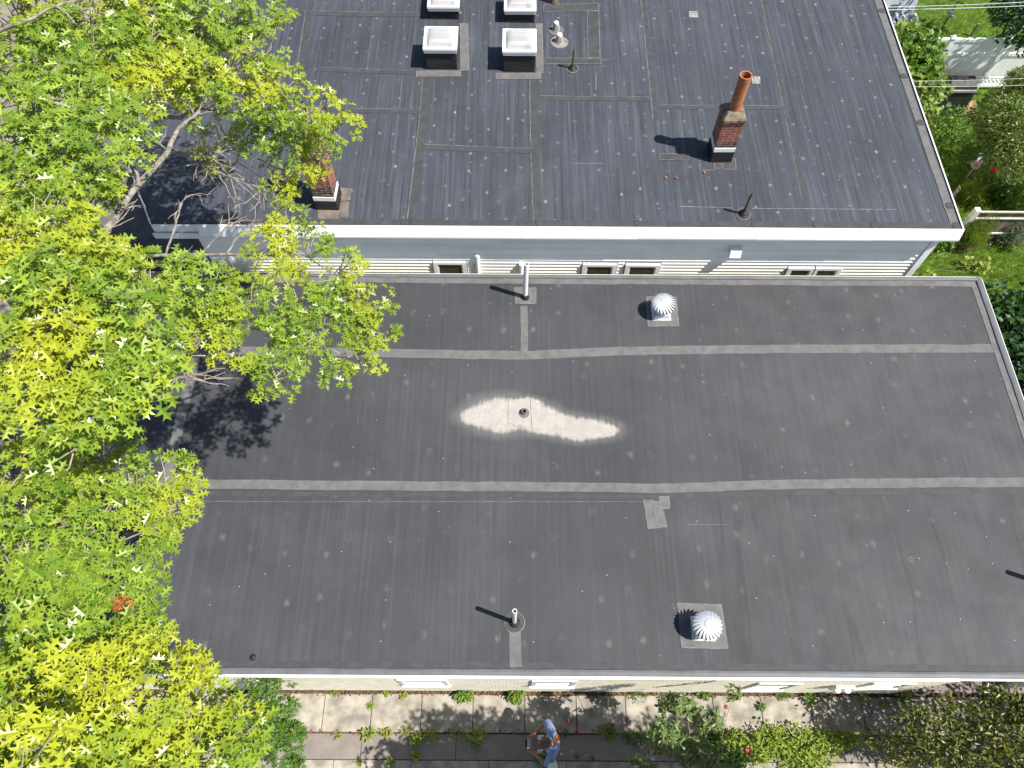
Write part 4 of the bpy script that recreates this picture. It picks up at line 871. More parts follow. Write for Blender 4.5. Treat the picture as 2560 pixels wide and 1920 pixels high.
plant('wild_shrub', 'tall unkempt shrub with glossy yellow-green leaves at the carport corner', 'shrub', (8.6, -.5, 0), [cr(2290, 1800, 1.6, .5, .35, .6), cr(2350, 1850, 1.7, .6, .45, .7), cr(2440, 1800, 2.0, .6, .4, .6), cr(2490, 1740, 2.2, .35, .25, .5), cr(2510, 1850, 2.1, .7, .5, .7), cr(2400, 1900, 1.8, .7, .4, .6), cr(2560, 1780, 2.2, .5, .45, .6), cr(2270, 1880, 1.2, .6, .4, .5), cr(2180, 1840, .9, .3, .25, .4), cr(2370, 1760, 1.8, .25, .2, .4), cr(2540, 1920, 2.2, .8, .5, .7), cr(2640, 1800, 2.4, .8, .8, .8)], 'oval', m_olive2 if False else leafmat('shrub_leaf', (.03, .055, .008), (.19, .22, .03), .22, .38, .5, (.22, .22, .03)), .092, 5200, .022, stems=40, upw=.5)  # darkest leaf colour stands in for the part shade on this shrub
plant('tall_bush', 'big bush standing off the right end of the path', 'bush', (11.2, -.6, 0), [(10.8, -.5, 2.2, .9, .8, 1.0), (11.8, -.2, 2.4, 1, 1, 1.2), (10.6, .5, 1.6, .7, .5, .7), (12.4, -1, 2.5, 1, 1, 1), (10.2, .3, 2.6, .6, .5, .8), (11.2, .5, 3.0, .8, .5, .8), (9.9, -.4, 2.6, .5, .5, .8)], 'oval', m_dark, .11, 6000, .03, stems=20)
W = [  # col, row, radius, height, label
 (1160, 1737, .17, .3, 'round-leaved weed against the shingle wall left of the second window'), (1293, 1737, .2, .4, 'round-leaved weed reaching onto the path under the second window'),
 (1010, 1738, .06, .1, 'tiny weed sprig at the wall foot'), (838, 1733, .08, .12, 'small weed in the wall-side mulch'), (963, 1735, .05, .08, 'little sprout beside the wall mulch'),
 (926, 1764, .05, .08, 'sprout growing in a joint of the path'), (845, 1838, .07, .1, 'small tuft on the path edge nearest the oak sapling'), (922, 1834, .15, .18, 'leafy tuft on the path edge'), (965, 1832, .10, .12, 'low tuft second along the path edge'),
 (1014, 1830, .11, .18, 'upright tuft third along the path edge'), (1042, 1850, .17, .2, 'spreading weed between path and brown paving'), (1075, 1838, .14, .15, 'green tuft beside the spreading weed'), (1140, 1838, .17, .2, 'bright tuft in the middle of the path edge'), (1190, 1840, .22, .2, 'shaded mat of weeds west of the man'),
 (1040, 1890, .12, .15, 'weed on the lower paving joint'), (1192, 1875, .09, .12, 'weed in the paving joint west of the man'), (975, 1902, .08, .08, 'flat weed on the lower paving edge'), (895, 1906, .05, .06, 'tiny weed on the lower paving edge'),
 (1411, 1830, .12, .15, 'shaded weed right of the man'), (1350, 1897, .13, .2, 'leafy weed between the two people'), (1520, 1832, .2, .2, 'weedy mat with fallen apples by the path'),
 (1590, 1735, .22, .25, 'dark weed at the shaded wall foot'), (1690, 1765, .12, .2, 'dark sprig on the shaded slab'), (1760, 1733, .16, .2, 'yellow-green weed at the wall foot below the dark window'), (1955, 1735, .2, .2, 'bright round weed at the wall foot right of the dark window'),
 (2025, 1750, .16, .25, 'straggling plant creeping across the path'), (1904, 1768, .07, .15, 'thin sprig in a path joint'), (2150, 1745, .14, .25, 'weed at the foot of the wall by the last window'), (2205, 1760, .08, .3, 'grassy tuft near the end of the wall'), (2255, 1742, .16, .3, 'fuzzy tuft just past the wall corner')]
for i, (u, v, r, h, lab) in enumerate(W):
    c = gp(u, v, .03); big_ = i in (0, 1)
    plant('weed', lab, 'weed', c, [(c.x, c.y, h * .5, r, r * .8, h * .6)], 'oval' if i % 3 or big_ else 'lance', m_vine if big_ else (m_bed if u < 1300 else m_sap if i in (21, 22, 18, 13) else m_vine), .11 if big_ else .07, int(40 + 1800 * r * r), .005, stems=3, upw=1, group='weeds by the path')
# litter of dry leaves along the wall
dl = []
for k in range(900):
    x = RND.uniform(-6.8, 7.4); y = RND.uniform(yA - .02, YW - .02) if RND.random() < .8 else RND.uniform(yB - .06, yB + .05)
    dl.append(leaf_matrix((x, y, .035 + RND.random() * .02), rv(1) * Vector((1, 1, .2)) if False else Vector((RND.uniform(-1, 1), RND.uniform(-1, 1), RND.uniform(-.1, .3))), Vector((0, 0, 1)) + rv(.3), RND.uniform(.03, .065)))
lit = leaf_mesh('leaf_litter', dl, 'oval', m_litter, None); tag(lit, 'dry brown leaves strewn along the wall foot and path edge', 'leaf litter')
# lawn grass
gl = []
for k in range(38000):
    u, v = RND.uniform(2190, 2600), RND.uniform(-30, 810); p = at(u, v, .01)
    if p.x < FE - 1.2 and p.y > 10: continue
    if p.x < 9: continue
    gl.append(leaf_matrix((p.x, p.y, .004), Vector((RND.uniform(-.5, .5), RND.uniform(-.5, .5), 1)), Vector((RND.uniform(-1, 1), RND.uniform(-1, 1), .2)), RND.uniform(.05, .11) * 1.3))
v_, f_ = TP['blade']; TP['gblade'] = (v_ * np.array([1, 4.5, 1]), f_)
g = leaf_mesh('grass', gl, 'gblade', m_grass, None); tag(g, 'short sunlit lawn grass of the back gardens', 'grass')
# ------------------------------------------------------------------ back-garden furniture
# white vinyl fence
p0 = at(2382, 98, 1.75); fz = 1.75
wf = thing('white_fence', 'white vinyl privacy fence with capped posts across the back garden', 'fence', (p0.x, p0.y, 0))
x0, x1 = p0.x - 1.7, p0.x + 6.4; y = p0.y; posts = [p0.x + 1.62 * k for k in range(-1, 5)]
for xp in posts:
    b = MB(); b.box(xp - .06, y - .06, 0, xp + .06, y + .06, fz + .06); o = b.build('post', m_whitep, wf, bevel=.004)
    b = MB(); b.add([(xp - .08, y - .08, fz + .062), (xp + .08, y - .08, fz + .062), (xp + .08, y + .08, fz + .062), (xp - .08, y + .08, fz + .062), (xp, y, fz + .16)], [(0, 1, 4), (1, 2, 4), (2, 3, 4), (3, 0, 4), (3, 2, 1, 0)]); b.build('post_cap', m_whitep, o)
for a, c in zip(posts[:-1], posts[1:]):
    for zz in (fz - .06, 1.22, .1):
        b = MB(); b.box(a + .061, y - .035, zz, c - .061, y + .035, zz + .09); b.build('rail', m_whitep, wf)
    n = 9; w = (c - a - .122) / n
    for k in range(n):
        b = MB(); b.box(a + .061 + k * w + .002, y - .012, .191, a + .061 + (k + 1) * w - .002, y + .012, 1.219); b.build('board', m_whitep, wf)
        b = MB(); b.box(a + .061 + k * w + .002, y - .0115, 1.311, a + .061 + (k + 1) * w - .002, y + .0115, fz - .061); b.build('board', m_whitep, wf)
# low lattice panels on the near side of the fence
b = MB(); yl = y - .35; xa_, xb_ = at(2350, 165, .8).x, at(2500, 160, .8).x; zl = .55
lt = thing('lattice_panel', 'low white lattice edging in front of the white fence', 'trellis', ((xa_ + xb_) / 2, yl, 0))
k = 0; xx = xa_
while xx < xb_:
    for s in (-1, 1):
        q = MB(); q.tube([(xx, yl + s * .008, zl), (xx + s * .16, yl + s * .008, zl + .16)], .014, 4); q.build('slat', m_whitep, lt)
    xx += .12
for zz in (zl - .02, zl + .17): q = MB(); q.box(xa_ - .05, yl - .02, zz, xb_ + .05, yl + .02, zz + .02); q.build('rail', m_whitep, lt)
for xq in (xa_ - .05, (xa_ + xb_) / 2, xb_ + .05): q = MB(); q.box(xq - .02, yl - .022, 0, xq + .02, yl + .022, zl + .2); q.build('post', m_whitep, lt)
# weathered board fence
m_wood = simple('weathered_wood', (.20, .165, .115), .9, .3, 9, .4, 40, stretch=(6, 6, .7), rnd=.25)
m_woodw = simple('pale_wood', (.62, .58, .50), .8, .12, 9)
q0 = at(2443, 526, 1.25); zt = 1.25; xw0 = q0.x; yw = q0.y
bf = thing('board_fence', 'weathered brown board fence with pale top rail', 'fence', (q0.x, q0.y, 0))
b = MB(); b.box(xw0 - .07, yw - .07, 0, xw0 + .07, yw + .07, zt + .05); b.build('post', m_woodw, bf, bevel=.005)
for zz, d in ((zt - .045, .05), (zt - .30, .045), (.35, .045)):
    b = MB(); b.box(xw0 + .071, yw - d, zz, xw0 + 4.6, yw - .015, zz + .045); b.build('rail', m_woodw, bf)
for k in range(38):
    xk = xw0 + .08 + k * .12; b = MB(); b.box(xk, yw - .0145, .06, xk + .113, yw + .006, zt - .05 + RND.uniform(-.008, .008)); b.build('board', m_wood, bf)
for k in range(7):
    yk = yw + .1 + k * .12; b = MB(); b.box(xw0 - .7 + k * .09, yk, .06, xw0 - .68 + k * .09, yk + .113, zt - .1); b.build('board', m_wood, bf)
# mulch bed and patio
b = MB(); pts = [at(u, v, .012) for u, v in ((2290, 640), (2330, 628), (2400, 632), (2450, 622), (2500, 618), (2600, 612), (2600, 575), (2440, 575), (2330, 600))]
b.prism([(p.x, p.y) for p in pts][::-1], -.03, .02); struct(b.build('mulch_bed', m_soil))
pat = MB(); P = [at(u, v, .0) for u, v in ((2270, 300), (2440, 292), (2420, 225), (2260, 235))]; pat.prism([(p.x, p.y) for p in P], -.05, .012); pat = struct(pat.build('patio', m_soil))
xs_ = sorted(p.x for p in P); ys_ = sorted(p.y for p in P); nb_ = 0; yy = ys_[0] + .05; r_ = 0
tri = [(p.x, p.y) for p in P]
def inside(x, y, pg):
    c = False; j = len(pg) - 1
    for i in range(len(pg)):
        if (pg[i][1] > y) != (pg[j][1] > y) and x < (pg[j][0] - pg[i][0]) * (y - pg[i][1]) / (pg[j][1] - pg[i][1]) + pg[i][0]: c = not c
        j = i
    return c
pm = MB(); pm.box(-.145, -.145, -.04, .145, .145, .03); PME = None
while yy < ys_[-1]:
    xx = xs_[0] + (.15 if r_ % 2 else 0)
    while xx < xs_[-1]:
        if inside(xx, yy, tri):
            if PME is None: o = pm.build('paver', m_patio, pat, org=(0, 0, 0)); PME = o.data
            else: o = bpy.data.objects.new('paver', PME); COL.objects.link(o); o.parent = pat
            o.location = (xx, yy, RND.uniform(-.003, .003))
        xx += .3
    yy += .3; r_ += 1
# covered grill
c = at(2360, 270, 0); gr = thing('covered_grill', 'barbecue grill under a black cover beside the vine', 'grill', c)
b = MB(); a0 = [(-.42, -.3, .0), (.42, -.3, 0), (.42, .3, 0), (-.42, .3, 0)]
rings = [[(x * s + c.x, y_ * s2 + c.y, z) for x, y_, _ in a0] for s, s2, z in ((1.05, 1.1, .03), (1.0, 1.0, .45), (.98, .95, .85), (.95, .75, 1.0), (.85, .35, 1.1))]
for r0, r1 in zip(rings[:-1], rings[1:]):
    for q in range(4): b.quad(r0[q], r0[(q + 1) % 4], r1[(q + 1) % 4], r1[q])
b.poly(rings[-1]); b.build('cover', simple('black_cover', (.03, .03, .03), .45, .3, 3, 1.0, 7, stretch=(3, 3, .6)), gr, bevel=.03)
b = MB(); b.box(c.x - .38, c.y - .33, .86, c.x + .38, c.y - .29, .93); b.build('handle_flap', simple('cover_grey', (.3, .3, .3), .4), gr)
# bicycle standing behind the fence
c = at(2345, 88, 0.0); bi = thing('bicycle', 'black bicycle leaning behind the white fence', 'bicycle', c)
def wheel(cx, cy):
    b = MB(); ring = [(cx + .33 * math.cos(t) * .55, cy + .33 * math.cos(t) * .83 , .34 + .33 * math.sin(t)) for t in [2 * math.pi * k / 28 for k in range(29)]]
    b.tube(ring, .02, 6, False); o = b.build('wheel', m_black, bi)
    b = MB()
    for k in range(12):
        t = 2 * math.pi * k / 12; b.tube([(cx, cy, .34), (cx + .31 * math.cos(t) * .55, cy + .31 * math.cos(t) * .83, .34 + .31 * math.sin(t))], .003, 3, False)
    b.build('spokes', m_steel, o, kind='stuff')
A, B = Vector((c.x - .29, c.y - .44, .34)), Vector((c.x + .29, c.y + .44, .34)); dirn = (B - A).normalized()
wheel(A.x, A.y); wheel(B.x, B.y)
b = MB(); bb = A + dirn * .43 + Vector((0, 0, -.04)); st = A + dirn * .3 + Vector((0, 0, .42)); hd = B - dirn * .2 + Vector((0, 0, .48))
for a_, c_ in ((A, bb), (A, st), (bb, st), (bb, hd), (st, hd), (hd, B)): b.tube([a_, c_], .018, 6)
b.build('frame', simple('dark_frame', (.05, .02, .02), .4), bi)
b = MB(); b.box(st.x - .07, st.y - .13, st.z + .1, st.x + .07, st.y + .13, st.z + .16); b.tube([st, st + Vector((0, 0, .12))], .014, 6); b.build('saddle', simple('grey_saddle', (.3, .32, .36), .6), bi, bevel=.02)
b = MB(); h2 = hd + Vector((0, 0, .16)); sd = Vector((dirn.y, -dirn.x, 0)); b.tube([hd, h2], .014, 6); b.tube([h2 - sd * .28 - dirn * .1, h2 - sd * .2, h2 + sd * .2, h2 + sd * .28 - dirn * .1], .013, 6); b.build('handlebar', m_black, bi)
# garden chairs under grey covers
for i, (u, v, lab) in enumerate(((2262, 62, 'grey garden lounge chair behind the vine'), (2228, 52, 'grey garden chair half hidden by the roof edge'))):
    c = at(u, v, .4); ch = thing('garden_chair', lab, 'chair', (c.x, c.y, 0), 'grey garden chairs'); m_ch = simple('grey_resin', (.36, .39, .44), .5, .1, 5)
    b = MB(); b.box(c.x - .28, c.y - .3, .36, c.x + .28, c.y + .3, .42); b.build('seat', m_ch, ch, bevel=.015)
    b = MB(); M = Matrix.Translation((c.x, c.y + .3, .42)) @ Matrix.Rotation(-.3, 4, 'X'); b.box(-.28, -.02, 0, .28, .03, .6, M); b.build('backrest', m_ch, ch, bevel=.02)
    for sx in (-.25, .25):
        b = MB(); b.box(c.x + sx * 1.2 - .04, c.y - .3, .58, c.x + sx * 1.2 + .04, c.y + .3, .61); b.build('armrest', m_ch, ch, bevel=.008)
        for sy in (-.27, .27): b = MB(); b.box(c.x + sx * 1.2 - .025, c.y + sy - .025, 0, c.x + sx * 1.2 + .025, c.y + sy + .025, .578); b.build('leg', m_ch, ch)
# short stake in the lawn, pinwheel, white garden marker
c = at(2428, 90, .0); b = MB(); b.box(c.x - .04, c.y - .03, 0, c.x + .04, c.y + .03, .45); tag(b.build('wood_stake', m_wood, org=c, bevel=.005), 'short wooden stake in the lawn behind the white fence', 'stake')
c = at(2441, 412, .55); pw = thing('pinwheel', 'pink garden pinwheel on a stick in the shaded lawn', 'pinwheel', (c.x, c.y, 0))
b = MB(); b.tube([(c.x, c.y, 0), c], .008, 5); b.build('stick', m_woodw, pw)
nrm = (Vector((0, 0, CAMZ)) - c).normalized(); ax = nrm.cross(Vector((0, 0, 1))).normalized(); ay = nrm.cross(ax)
for k in range(18):
    t = 2 * math.pi * k / 18; d = ax * math.cos(t) + ay * math.sin(t); e = ax * math.cos(t + .3) + ay * math.sin(t + .3)
    b = MB(); b.add([c + nrm * .02, c + d * .13 + nrm * .005, c + (d + e) * .068 + nrm * .03, c + e * .06 + nrm * .03], [(0, 1, 2, 3)]); b.build('vane', simple('pinwheel_pink', (.55, .33, .36), .5, .2, 30) if k == 0 else bpy.data.materials['pinwheel_pink'], pw)
b = MB(); b.lathe(c + nrm * .03, [(.001, .012), (.03, .008), (.03, -.008)], 10); b.build('hub', simple('hub_dark', (.2, .04, .05), .5), pw)
c = at(2452, 398, .35); b = MB(); M = Matrix.Translation(c) @ Matrix.Rotation(-.5, 4, 'X') @ Matrix.Rotation(.3, 4, 'Y')
b.add([M @ Vector(v) for v in ((-.09, -.012, -.18), (.09, -.012, -.18), (.09, -.012, .12), (.15, -.012, .12), (0, -.012, .26), (-.15, -.012, .12), (-.09, -.012, .12), (-.09, .012, -.18), (.09, .012, -.18), (.09, .012, .12), (.15, .012, .12), (0, .012, .26), (-.15, .012, .12), (-.09, .012, .12))],
      [(0, 1, 2, 3, 4, 5, 6), (13, 12, 11, 10, 9, 8, 7)] + [(i, i + 7, (i + 1) % 7 + 7, (i + 1) % 7) for i in range(7)]); b.tube([(c.x, c.y, 0), c], .012, 5)
tag(b.build('garden_marker', m_whitep, org=(c.x, c.y, 0)), 'white arrow-shaped garden marker beside the pinwheel', 'garden marker')
c = at(2465, 600, .08); b = MB(); b.tube([(c.x + .14 * math.cos(t), c.y + .18 * math.sin(t), .04) for t in [k * .35 - 1.2 for k in range(9)]], .018, 6)
tag(b.build('garden_hose', m_woodw, org=(c.x, c.y, 0)), 'pale curved hose on the mulch bed', 'hose')
# overhead service cables
for i, (a, z0, c_, z1, lab) in enumerate((((2209, 18), 4.05, (2640, -14), 5.4, 'upper white cable of the pair at the top edge'), ((2211, 25), 4.03, (2680, -6), 5.3, 'lower white cable of the pair at the top edge'), ((2278, 203), 4.02, (2640, 178), 5.0, 'upper thin cable crossing the vine'), ((2282, 217), 4.0, (2640, 196), 4.9, 'lower thin cable crossing the vine'))):
    A, B = at(*a, z0), at(*c_, z1); D = B - A; B = A + D * 2.2; b = MB()
    b.tube([A.lerp(B, t / 16) - Vector((0, 0, .5 * math.sin(math.pi * t / 16))) * .3 for t in range(17)], .007 if i < 2 else .0035, 6)
    tag(b.build('service_cable', m_whitep, org=A), lab, 'cable', 'overhead cables')
# ------------------------------------------------------------------ parked car under the oak
c0 = at(165, 1012, .6); car = thing('parked_car', 'dark blue car parked under the oak beside the house', 'car', (c0.x, c0.y + 2.1, 0))
m_paint = simple('dark_blue_paint', (.020, .028, .045), .22, .08, 3, spec=.6); m_cg = glassmat('car_glass', (.012, .014, .018), .05)
cx, cy0 = c0.x, c0.y
def section(yy, hw, zs, zt, tw_): return [(cx - hw, yy, .28), (cx - hw - .02, yy, zs * .7), (cx - hw, yy, zs), (cx - tw_, yy, zt), (cx + tw_, yy, zt), (cx + hw, yy, zs), (cx + hw + .02, yy, zs * .7), (cx + hw, yy, .28)]
S = [(0, .62, .5, .56, .55), (.12, .78, .6, .7, .66), (.6, .84, .74, .84, .72), (1.15, .86, .84, .95, .74), (1.9, .87, .92, 1.40, .58), (2.5, .87, .93, 1.46, .60), (3.3, .87, .93, 1.42, .58), (4.0, .85, .95, 1.05, .70), (4.35, .80, .9, .98, .68), (4.45, .7, .6, .65, .6)]
b = MB(); secs = [section(cy0 + yy, hw, zs, zt, t) for yy, hw, zs, zt, t in S]
for s0, s1 in zip(secs[:-1], secs[1:]):
    for k in range(7): b.quad(s0[k], s1[k], s1[k + 1], s0[k + 1])
b.poly(secs[0]); b.poly(secs[-1][::-1]); b.build('body', m_paint, car, bevel=.02)
def cq(a, b_, c_, d, nm): q = MB(); q.quad(a, b_, c_, d); q.build(nm, m_cg, car)
cq((cx - .68, cy0 + 1.22, 1.005), (cx + .68, cy0 + 1.22, 1.005), (cx + .54, cy0 + 1.86, 1.395), (cx - .54, cy0 + 1.86, 1.395), 'windshield')
cq((cx + .54, cy0 + 3.36, 1.415), (cx - .54, cy0 + 3.36, 1.415), (cx - .64, cy0 + 3.95, 1.09), (cx + .64, cy0 + 3.95, 1.09), 'rear_window')
for sx in (-1, 1):
    cq((cx + sx * .85, cy0 + 1.6, .98), (cx + sx * .86, cy0 + 3.6, .99), (cx + sx * .66, cy0 + 3.2, 1.34), (cx + sx * .68, cy0 + 1.95, 1.32), 'side_window')
    q = MB(); q.box(cx + sx * .58 - .13, cy0 + .03, .56, cx + sx * .58 + .13, cy0 + .12, .68); q.build('headlight', m_glassw, car, bevel=.02)
    q = MB(); q.box(cx + sx * .98 - .08, cy0 + 1.45, .95, cx + sx * .98 + .08, cy0 + 1.53, 1.07); q.build('mirror', m_paint, car, bevel=.02)
    for yw_ in (.85, 3.6):
        q = MB(); q.tube([(cx + sx * .72, cy0 + yw_, .32), (cx + sx * .90, cy0 + yw_, .32)], .32, 20); o = q.build('wheel', m_black, car)
        q = MB(); q.tube([(cx + sx * .89, cy0 + yw_, .32), (cx + sx * .905, cy0 + yw_, .32)], .2, 14); q.build('rim', m_steel, o)
b = MB(); b.box(cx - .3, cy0 - .01, .42, cx + .3, cy0 + .02, .53); b.build('bumper_grille', m_black, car)
# kerb slabs on the street side
b = MB(); b.box(-14, -30, -.05, -12.6, 40, .13); struct(b.build('kerb', m_concrete)); b = MB(); b.box(-60, -30, -.05, -14.01, 40, .10); struct(b.build('pavement', m_concrete2))
b = MB(); b.box(-8.34, YS - .2, -.05, -7.95, 16, .05); struct(b.build('house_strip', m_concrete))
c = at(8, 1080, 1.0); b = MB(); b.tube([(c.x, c.y, 0), (c.x, c.y, 2.6)], .035, 10); b.box(c.x - .012, c.y - .2, 2.0, c.x + .012, c.y + .2, 2.55); tag(b.build('street_sign_post', m_rust, org=(c.x, c.y, 0)), 'thin dark sign post on the street side under the oak', 'post')
# ------------------------------------------------------------------ people
m_skin = simple('skin', (.36, .17, .10), .55, .08, 12); m_shirt = simple('blue_shirt', (.20, .27, .46), .85, .1, 9, .4, 18); m_logo = simple('orange_print', (.55, .16, .04), .8, .1, 9)
m_hairg = simple('grey_brown_hair', (.10, .075, .055), .8, .35, 40, .6, 90); m_hairb = simple('black_hair', (.012, .012, .018), .5, .3, 40, .6, 90)
m_short = simple('dark_shorts', (.05, .055, .065), .85, .15, 9); m_wshirt = simple('white_shirt', (.68, .68, .70), .85, .05, 9, .4, 18); m_shoe = simple('white_shoe', (.6, .6, .58), .6, .1, 9)
def skin(name, chains, mat, parent, org, sub=2):
    vs, es, rs, roots = [], [], [], []
    for ch_ in chains:
        start = ch_.get('from'); prev = start
        for k, (p, r) in enumerate(ch_['pts']):
            vs.append(tuple(Vector(p) - Vector(org))); rs.append(r if hasattr(r, '__len__') else (r, r)); i = len(vs) - 1
            if prev is not None: es.append((prev, i))
            else: roots.append(i)
            prev = i
        ch_['last'] = prev
    me = bpy.data.meshes.new(name); me.from_pydata(vs, es, []); o = bpy.data.objects.new(name, me); COL.objects.link(o); o.parent = parent
    sk = o.modifiers.new('skin', 'SKIN'); sk.use_smooth_shade = True
    for i, r in enumerate(rs): me.skin_vertices[0].data[i].radius = r; me.skin_vertices[0].data[i].use_root = i in roots
    o.modifiers.new('sub', 'SUBSURF').levels = sub; o.modifiers['sub'].render_levels = sub
    me.materials.append(mat); return o
def person(name_label, org, hair, shirt, hold, cut=False):
    """a standing adult facing -x (west), forearms forward"""
    ox, oy = org; pr = thing('person', name_label, 'person', (ox, oy, 0)); O = (ox, oy, 0)
    def P(x, y, z): return (ox + x, oy + y, z)
    ch_ = [{'pts': [(P(.02, 0, .95), .11), (P(.03, 0, 1.12), .10), (P(.03, 0, 1.32), .105), (P(0, 0, 1.46), .075), (P(-.04, 0, 1.54), .055), (P(-.09, 0, 1.63), (.085, .075)), (P(-.11, 0, 1.72), (.09, .078)), (P(-.10, 0, 1.79), (.06, .055))]}]
    def arm(s):
        sh = P(.02, s * .19, 1.41); el = P(-.06, s * .36, 1.17) ; wr = P(-.27, s * .17, 1.12); hd = P(-.34, s * .12, 1.12)
        if not hold: return [(sh, .062), (P(.02, s * .25, 1.28), .05), (P(.03, s * .275, 1.12), .042), (P(.0, s * .28, .98), .036), (P(-.03, s * .28, .87), .027), (P(-.05, s * .28, .80), .036), (P(-.06, s * .28, .755), .03)]
        return [(sh, .062), (P(-.02, s * .28, 1.29), .05), (el, .042), (P(-.17, s * .26, 1.14), .037), (wr, .028), (hd, .036), (P(-.385, s * .10, 1.12), .032)]
    ch_.append({'from': 2, 'pts': arm(1)}); n1 = 8 + 6; ch_.append({'from': 2, 'pts': arm(-1)})
    for s in (1, -1):
        ch_.append({'from': 0, 'pts': [(P(.02, s * .10, .86), .095), (P(0, s * .11, .5), .062), (P(.02, s * .12, .12), .042), (P(-.03, s * .12, .06), .045), (P(-.14, s * .13, .045), .04)]})
        for k in range(5):      # fingers curl round the controller, thumb from the palm side
            if not hold: a = Vector(P(-.09 + k * .019, s * .28, .765)) if k < 4 else Vector(P(-.075, s * .26, .80)); q = [(a, .0095), (a + Vector((-.006, -s * .004, -.04)), .009), (a + Vector((-.012, -s * .012, -.068 + .006 * abs(k - 1.5))), .008)]
            elif k < 4: a = Vector(P(-.36, s * (.125 - .0), 1.145 - k * .019)); q = [(a, .009), (a + Vector((-.035, -s * .012, -.004)), .009), (a + Vector((-.048, -s * .040, -.003)), .008), (a + Vector((-.034, -s * .058, 0)), .007)]
            else: a = Vector(P(-.325, s * .105, 1.15)); q = [(a, .011), (a + Vector((-.01, -s * .035, .012)), .010), (a + Vector((-.02, -s * .06, .008)), .008)]
            ch_.append({'pts': q})
    body = skin('body', ch_, m_skin, pr, O)
    t = MB(); n = 20; rg = [(.03, .135, .195, .88), (.035, .13, .185, 1.0), (.04, .128, .182, 1.12), (.045, .138, .205, 1.26), (.035, .132, .225, 1.36), (.02, .112, .215, 1.42), (.005, .088, .14, 1.462), (-.01, .07, .08, 1.485), (-.015, .064, .066, 1.492)]
    rows = [[(ox + cx_ + ax_ * math.cos(a) * (1 + .05 * noise.noise(Vector((a * 3, z * 9, oy)))), oy + ay_ * math.sin(a) * (1 + .04 * noise.noise(Vector((a * 3, z * 9, 5)))), z) for a in [2 * math.pi * k / n for k in range(n)]] for cx_, ax_, ay_, z in rg]
    for r0, r1 in zip(rows[:-1], rows[1:]):
        for k in range(n): t.quad(r0[k], r0[(k + 1) % n], r1[(k + 1) % n], r1[k])
    for s in (1, -1):
        e = [P(.03, s * .12, 1.40), P(.02, s * .20, 1.385), P(-.01, s * .275, 1.30), P(-.045, s * .335, 1.21)] if hold else [P(.03, s * .12, 1.40), P(.025, s * .205, 1.385), P(.022, s * .25, 1.28), P(.03, s * .275, 1.15)]
        t.tube(e, [.07, .085, .08, .078], 14, False)
    so = t.build('shirt', shirt, pr, smooth=True)
    if hold:
        t = MB(); G = []
        for (cx_, ax_, ay_, z) in ((.0375, .137, .2245, 1.36), (.026, .124, .2235, 1.395), (.017, .113, .213, 1.425), (.008, .096, .165, 1.450)):
            G.append([(ox + cx_ + (ax_ + .006) * math.cos(a), oy + (ay_ + .006) * math.sin(a), z + .005) for a in (.05, .2, .35, .5, .65)])
        for r0, r1 in zip(G[:-1], G[1:]):
            for k in range(4): t.quad(r0[k], r0[k + 1], r1[k + 1], r1[k])
        t.build('print', m_logo, so, smooth=True)
    skin('shorts', [{'pts': [(P(.02, 0, .98), (.155, .125)), (P(.02, 0, .88), (.165, .13))]}, {'from': 1, 'pts': [(P(.02, .105, .78), .115), (P(.005, .115, .52), .10)]}, {'from': 1, 'pts': [(P(.02, -.105, .78), .115), (P(.005, -.115, .52), .10)]}], m_short, pr, O)
    h = MB(); hc = Vector(P(-.10, 0, 1.715)); n = 18; prof = [(math.radians(a)) for a in (2, 25, 48, 70, 92, 112)]
    rows = [[hc + Vector((.107 * math.sin(a) * math.cos(t) + .01, .094 * math.sin(a) * math.sin(t), .118 * math.cos(a) if not (math.cos(t) < -.4 and a > 1.3) else .118 * math.cos(1.3))) for t in [2 * math.pi * k / n for k in range(n)]] for a in prof]
    for r0, r1 in zip(rows[:-1], rows[1:]):
        for k in range(n): h.quad(r0[k], r1[k], r1[(k + 1) % n], r0[(k + 1) % n])
    h.poly(rows[0]); h.build('hair', hair, pr, smooth=True)
    f = MB(); f.tube([hc + Vector((-.095, 0, 0)), hc + Vector((-.128, 0, -.03)), hc + Vector((-.10, 0, -.045))], [.010, .014, .012], 6); f.build('nose', m_skin, pr, smooth=True)
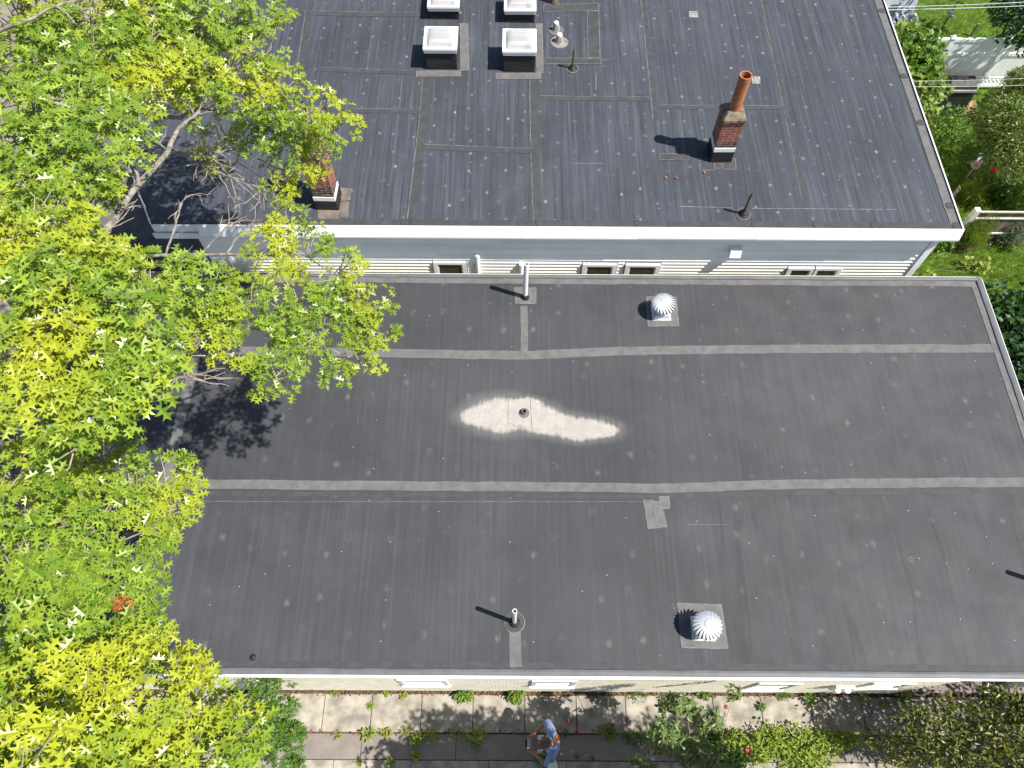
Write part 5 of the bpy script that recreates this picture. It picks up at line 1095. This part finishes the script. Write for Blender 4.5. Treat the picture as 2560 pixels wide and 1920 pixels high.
    for s in (1, -1):
        f = MB(); f.lathe(hc + Vector((-.088, s * .034, .0)), [(.001, .012), (.012, 0), (.001, -.012)], 8); f.build('eye', m_hairb, pr)
        f = MB(); f.tube([hc + Vector((.01, s * .085, -.03)), hc + Vector((.02, s * .105, .0)), hc + Vector((.005, s * .092, .025))], [.012, .018, .010], 6); f.build('ear', m_skin, pr, smooth=True)
        f = MB(); f.box(ox - .19, oy + s * .125 - .05, .0, ox + .09, oy + s * .125 + .05, .085); f.build('shoe', m_shoe, pr, bevel=.03)
    f = MB(); f.tube([hc + Vector((-.093, -.025, -.07)), hc + Vector((-.098, 0, -.072)), hc + Vector((-.093, .025, -.07))], .006, 5); f.build('mouth', m_logo, pr)
    return pr
q = at(1372, 1858, 1.4); man = person('man in blue T-shirt with orange print flying the drone with a remote controller', (q.x + .03, q.y), m_hairg, m_shirt, True)
b = MB(); ox, oy = q.x + .03, q.y
pts = [Vector((ox + .035 + .165 * math.cos(t) * r + .03, oy + .05 + .13 * math.sin(t) * r, 0)) for r in (1,) for t in (-.9, -.6, -.3, 0, .3, .6, .9)] + [Vector((ox + .035 + .095 * math.cos(t) + .03, oy + .05 + .08 * math.sin(t), 0)) for t in (.9, .6, .3, 0, -.3, -.6, -.9)]
rc_o = MB(); M = Matrix.Translation((ox - .385, oy, 1.135)); rc_o.box(-.035, -.085, -.018, .035, .085, .018, M)
rc = thing('remote_controller', 'grey drone remote controller held in both hands of the man in blue', 'remote control', (ox - .385, oy, 1.11))
rc_o.build('case', simple('controller_grey', (.45, .46, .47), .5, .05), rc, bevel=.012)
b2 = MB(); b2.box(-.03, -.075, .0, -.012, .075, .075, M @ Matrix.Rotation(-.5, 4, 'Y')); b2.build('phone', m_black, rc, bevel=.004)
for s in (-1, 1): b2 = MB(); b2.tube([M @ Vector((.01, s * .055, .018)), M @ Vector((.01, s * .055, .036))], [.008, .011], 10); b2.build('stick', m_black, rc)
q = at(1376, 1912, 1.45); person('person with black hair and white shirt cut off by the bottom edge', (q.x + .02, q.y - .25), m_hairb, m_wshirt, False)
